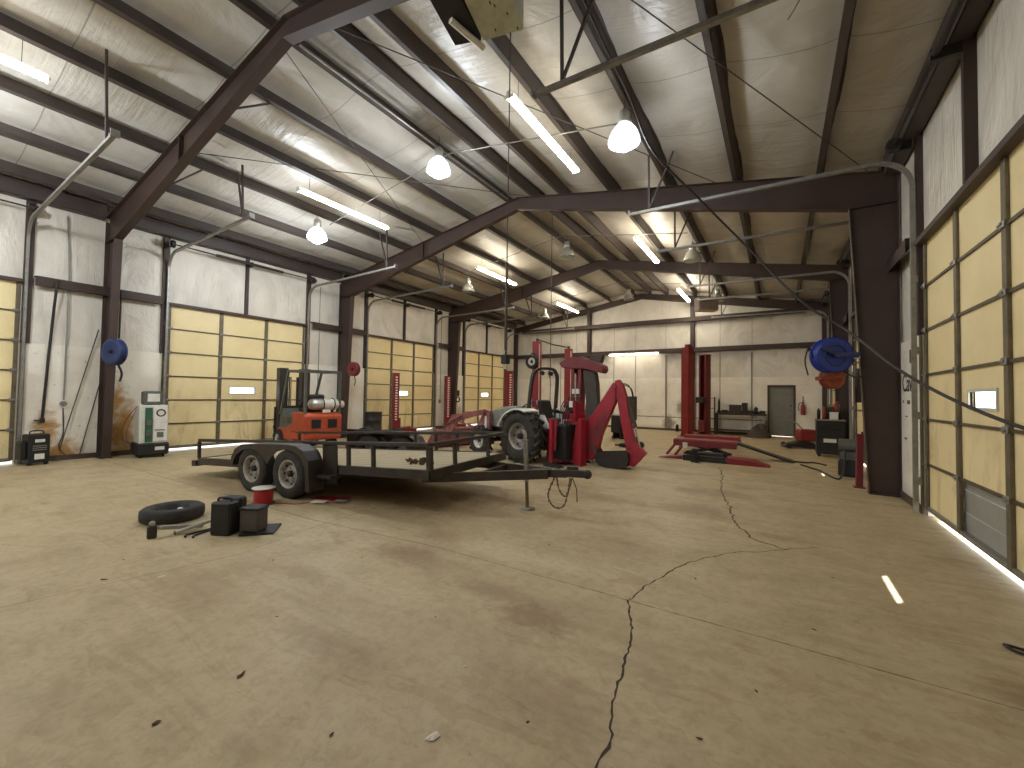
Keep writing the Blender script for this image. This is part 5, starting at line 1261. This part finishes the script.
pipe([(1.45, 15.4, 1.6), (1.45, 15.4, 5.0)], .05, 'thick pale upright pipe on the right wall above the tool chest', 'cream')
clutter('gear_hook', 'dark bundle of straps hanging on the right wall above the tool chest', 'straps', (1.58, 12.6, 1.5), (.12, .2, .8), 'plastic', 'can')
# bolt cover at base of broad column
MB().sphere((RX-.16, 9.15-.02, .22), .028, 10, 8)
# writing on the right pier
tx = bpy.data.curves.new('marker_writing', 'FONT'); tx.body = 'Cav'; tx.size = .38; tx.extrude = .0008; tx.offset = .004; tx.space_character = .92
to_ = bpy.data.objects.new('marker_writing', tx); C.objects.link(to_); to_.parent = wr; to_.data.materials.append(M['plastic'])
to_.location = (RX-.032, 8.99, 1.7); to_.rotation_euler = Euler((PI/2, 0, -PI/2)); to_['label'] = 'black hand lettering'
for (y, z, w_, h_) in ((8.55, 1.5, .16, .06), (8.9, 1.52, .06, .04), (8.7, 1.3, .12, .02), (8.45, 2.12, .1, .2), (8.75, .95, .14, .03)):
    MB().box((RX-.0305, y, z), (RX-.0325, y+w_, z+h_), .001).build('wall_mark', M['fabric'], wr)

# ---------------------------------------------------------------- things hanging from the roof
t = thing('drop_cord', 'long thin cord hanging from the roof with a pull box at its lower end', 'cord', (-2.26, 3.4, 1.85))
MB().tube([(0, 0, .12), (0, 0, ztop(-2.26)-1.8)], .006, 6).build('cord', M['rod'], t)
MB().tube([(0, 0, .14), (0, 0, 1.0)], .013, 8).build('cord_sleeve', M['rod'], t)
MB().box((-.035, -.035, .0), (.035, .035, .09), .008).build('pull_box', M['plastic'], t); MB().cyl((0, 0, -.05), (0, 0, 0), .022, 12).build('socket', M['cream'], t)
t.location = (-2.26, 3.42, 1.85)
chain_t = thing('hanging_chain', 'thin chain hanging from the ridge over the roll bar of the tractor', 'chain', (-4.9, 9.5, 2.1))
MB().tube([(0, 0, 0), (0, 0, ztop(-4.9)-2.1)], .012, 6).build('chain_line', M['rod'], chain_t); MB().torus((0, 0, -.04), .04, .01, 'Y', 14, 6, .75).build('hook', M['rod'], chain_t)
def unit_heater(loc, rz, label, w_, d_, h_, m_='heater', lm='louver'):
    t = thing('unit_heater', label, 'heater', loc, rz, 'unit heaters')
    MB().box((-w_/2, -d_/2, 0), (w_/2, d_/2, h_), .02).build('casing', M[m_], t)
    for k in range(7):
        z = .04 + k*(h_-.08)/7; m = MB(); m.cbox((0, -d_/2-.03, z+.03), (w_*.94, .09, .008), 0, (R(30), 0, 0)); m.build('louver', M[lm], t)
    f = MB(); f.torus((0, d_/2+.01, h_/2), min(w_, h_)*.38, .015, 'Y', 24, 6)
    for k in range(4): f.cbox((0, d_/2+.015, h_/2), (min(w_, h_)*.7, .02, .06), 0, (0, k*PI/4, 0))
    f.build('fan', M['darksteel'], t)
    for sx in (-1, 1):
        for sy in (-1, 1): MB().cyl((sx*w_*.42, sy*d_*.4, h_), (sx*w_*.42, sy*d_*.4, ztop(loc[0])-loc[2]+.05), .007, 6).build('hanger_rod', M['rod'], t)
    return t
uh = unit_heater((-2.14, 2.85, 5.02), R(14), 'unit heater hanging at the top edge of the picture, seen from below', .42, .86, .5)
MB().prism([(-.5, .02), (-.22, .0), (-.22, .5), (-.42, .5)], -.45, .4).build('hood', M['plastic'], uh)
MB().cyl((-.4, .1, -.01), (-.22, .46, -.03), .03, 14).build('lip', M['white'], uh)
rnd = random.Random(2); m_ = MB()
for k in range(16): m_.cyl((rnd.uniform(-.25, .25), rnd.uniform(-.4, .42), -.003), (rnd.uniform(-.0, .0)+0, 0, 0), .001, 4) if False else m_.cbox((rnd.uniform(-.18, .18), rnd.uniform(-.4, .42), -.002), (.012, .03, .003))
m_.build('slot', M['darksteel'], uh)
u2 = unit_heater((-2.25, 16.9, 4.78), R(35), 'small louvred heater hanging near the end wall at the tip of the right strip light', .75, .35, .5, 'louver', 'louver')
sg = None
# ================================================================== CAMERA, WORLD, LIGHT
f_px, yaw, pit, roll, hh = 417.69, .5674, .0279, .015, 1.54
cam = bpy.data.cameras.new('camera'); co = bpy.data.objects.new('camera', cam); C.objects.link(co)
cam.sensor_width = 36; cam.lens = f_px/1024*36; cam.clip_end = 200; cam.clip_start = .02
fw = Vector((-math.sin(yaw)*math.cos(pit), math.cos(yaw)*math.cos(pit), math.sin(pit)))
rt = Vector((math.cos(yaw), math.sin(yaw), 0)); up = rt.cross(fw)
ex = rt*math.cos(roll) + up*math.sin(roll); ey = up*math.cos(roll) - rt*math.sin(roll)
mm = Matrix((ex, ey, -fw)).transposed().to_4x4(); mm.translation = (0, 0, hh); co.matrix_world = mm
bpy.context.scene.camera = co

wd = bpy.data.worlds.new('sky'); bpy.context.scene.world = wd; wd.use_nodes = True
bg = wd.node_tree.nodes['Background']; bg.inputs[0].default_value = (.86, .93, 1, 1); bg.inputs[1].default_value = 5.0
sl = bpy.data.lights.new('sun', 'SUN'); so = bpy.data.objects.new('sun', sl); C.objects.link(so)
sl.energy = 22; sl.angle = R(.6); sl.color = (1, .96, .88)
d = Vector((-.95, -1.40, -1.57)); so.rotation_euler = d.to_track_quat('-Z', 'Y').to_euler()
vs_ = bpy.context.scene.view_settings
vs_.view_transform = 'Standard'; vs_.look = 'None'; vs_.exposure = 0.08; vs_.gamma = 1; vs_.use_curve_mapping = False
bpy.context.scene.cycles.max_bounces = 8; bpy.context.scene.cycles.diffuse_bounces = 4
bpy.context.scene.cycles.use_denoising = True
bpy.context.scene.cycles.sample_clamp_indirect = 6
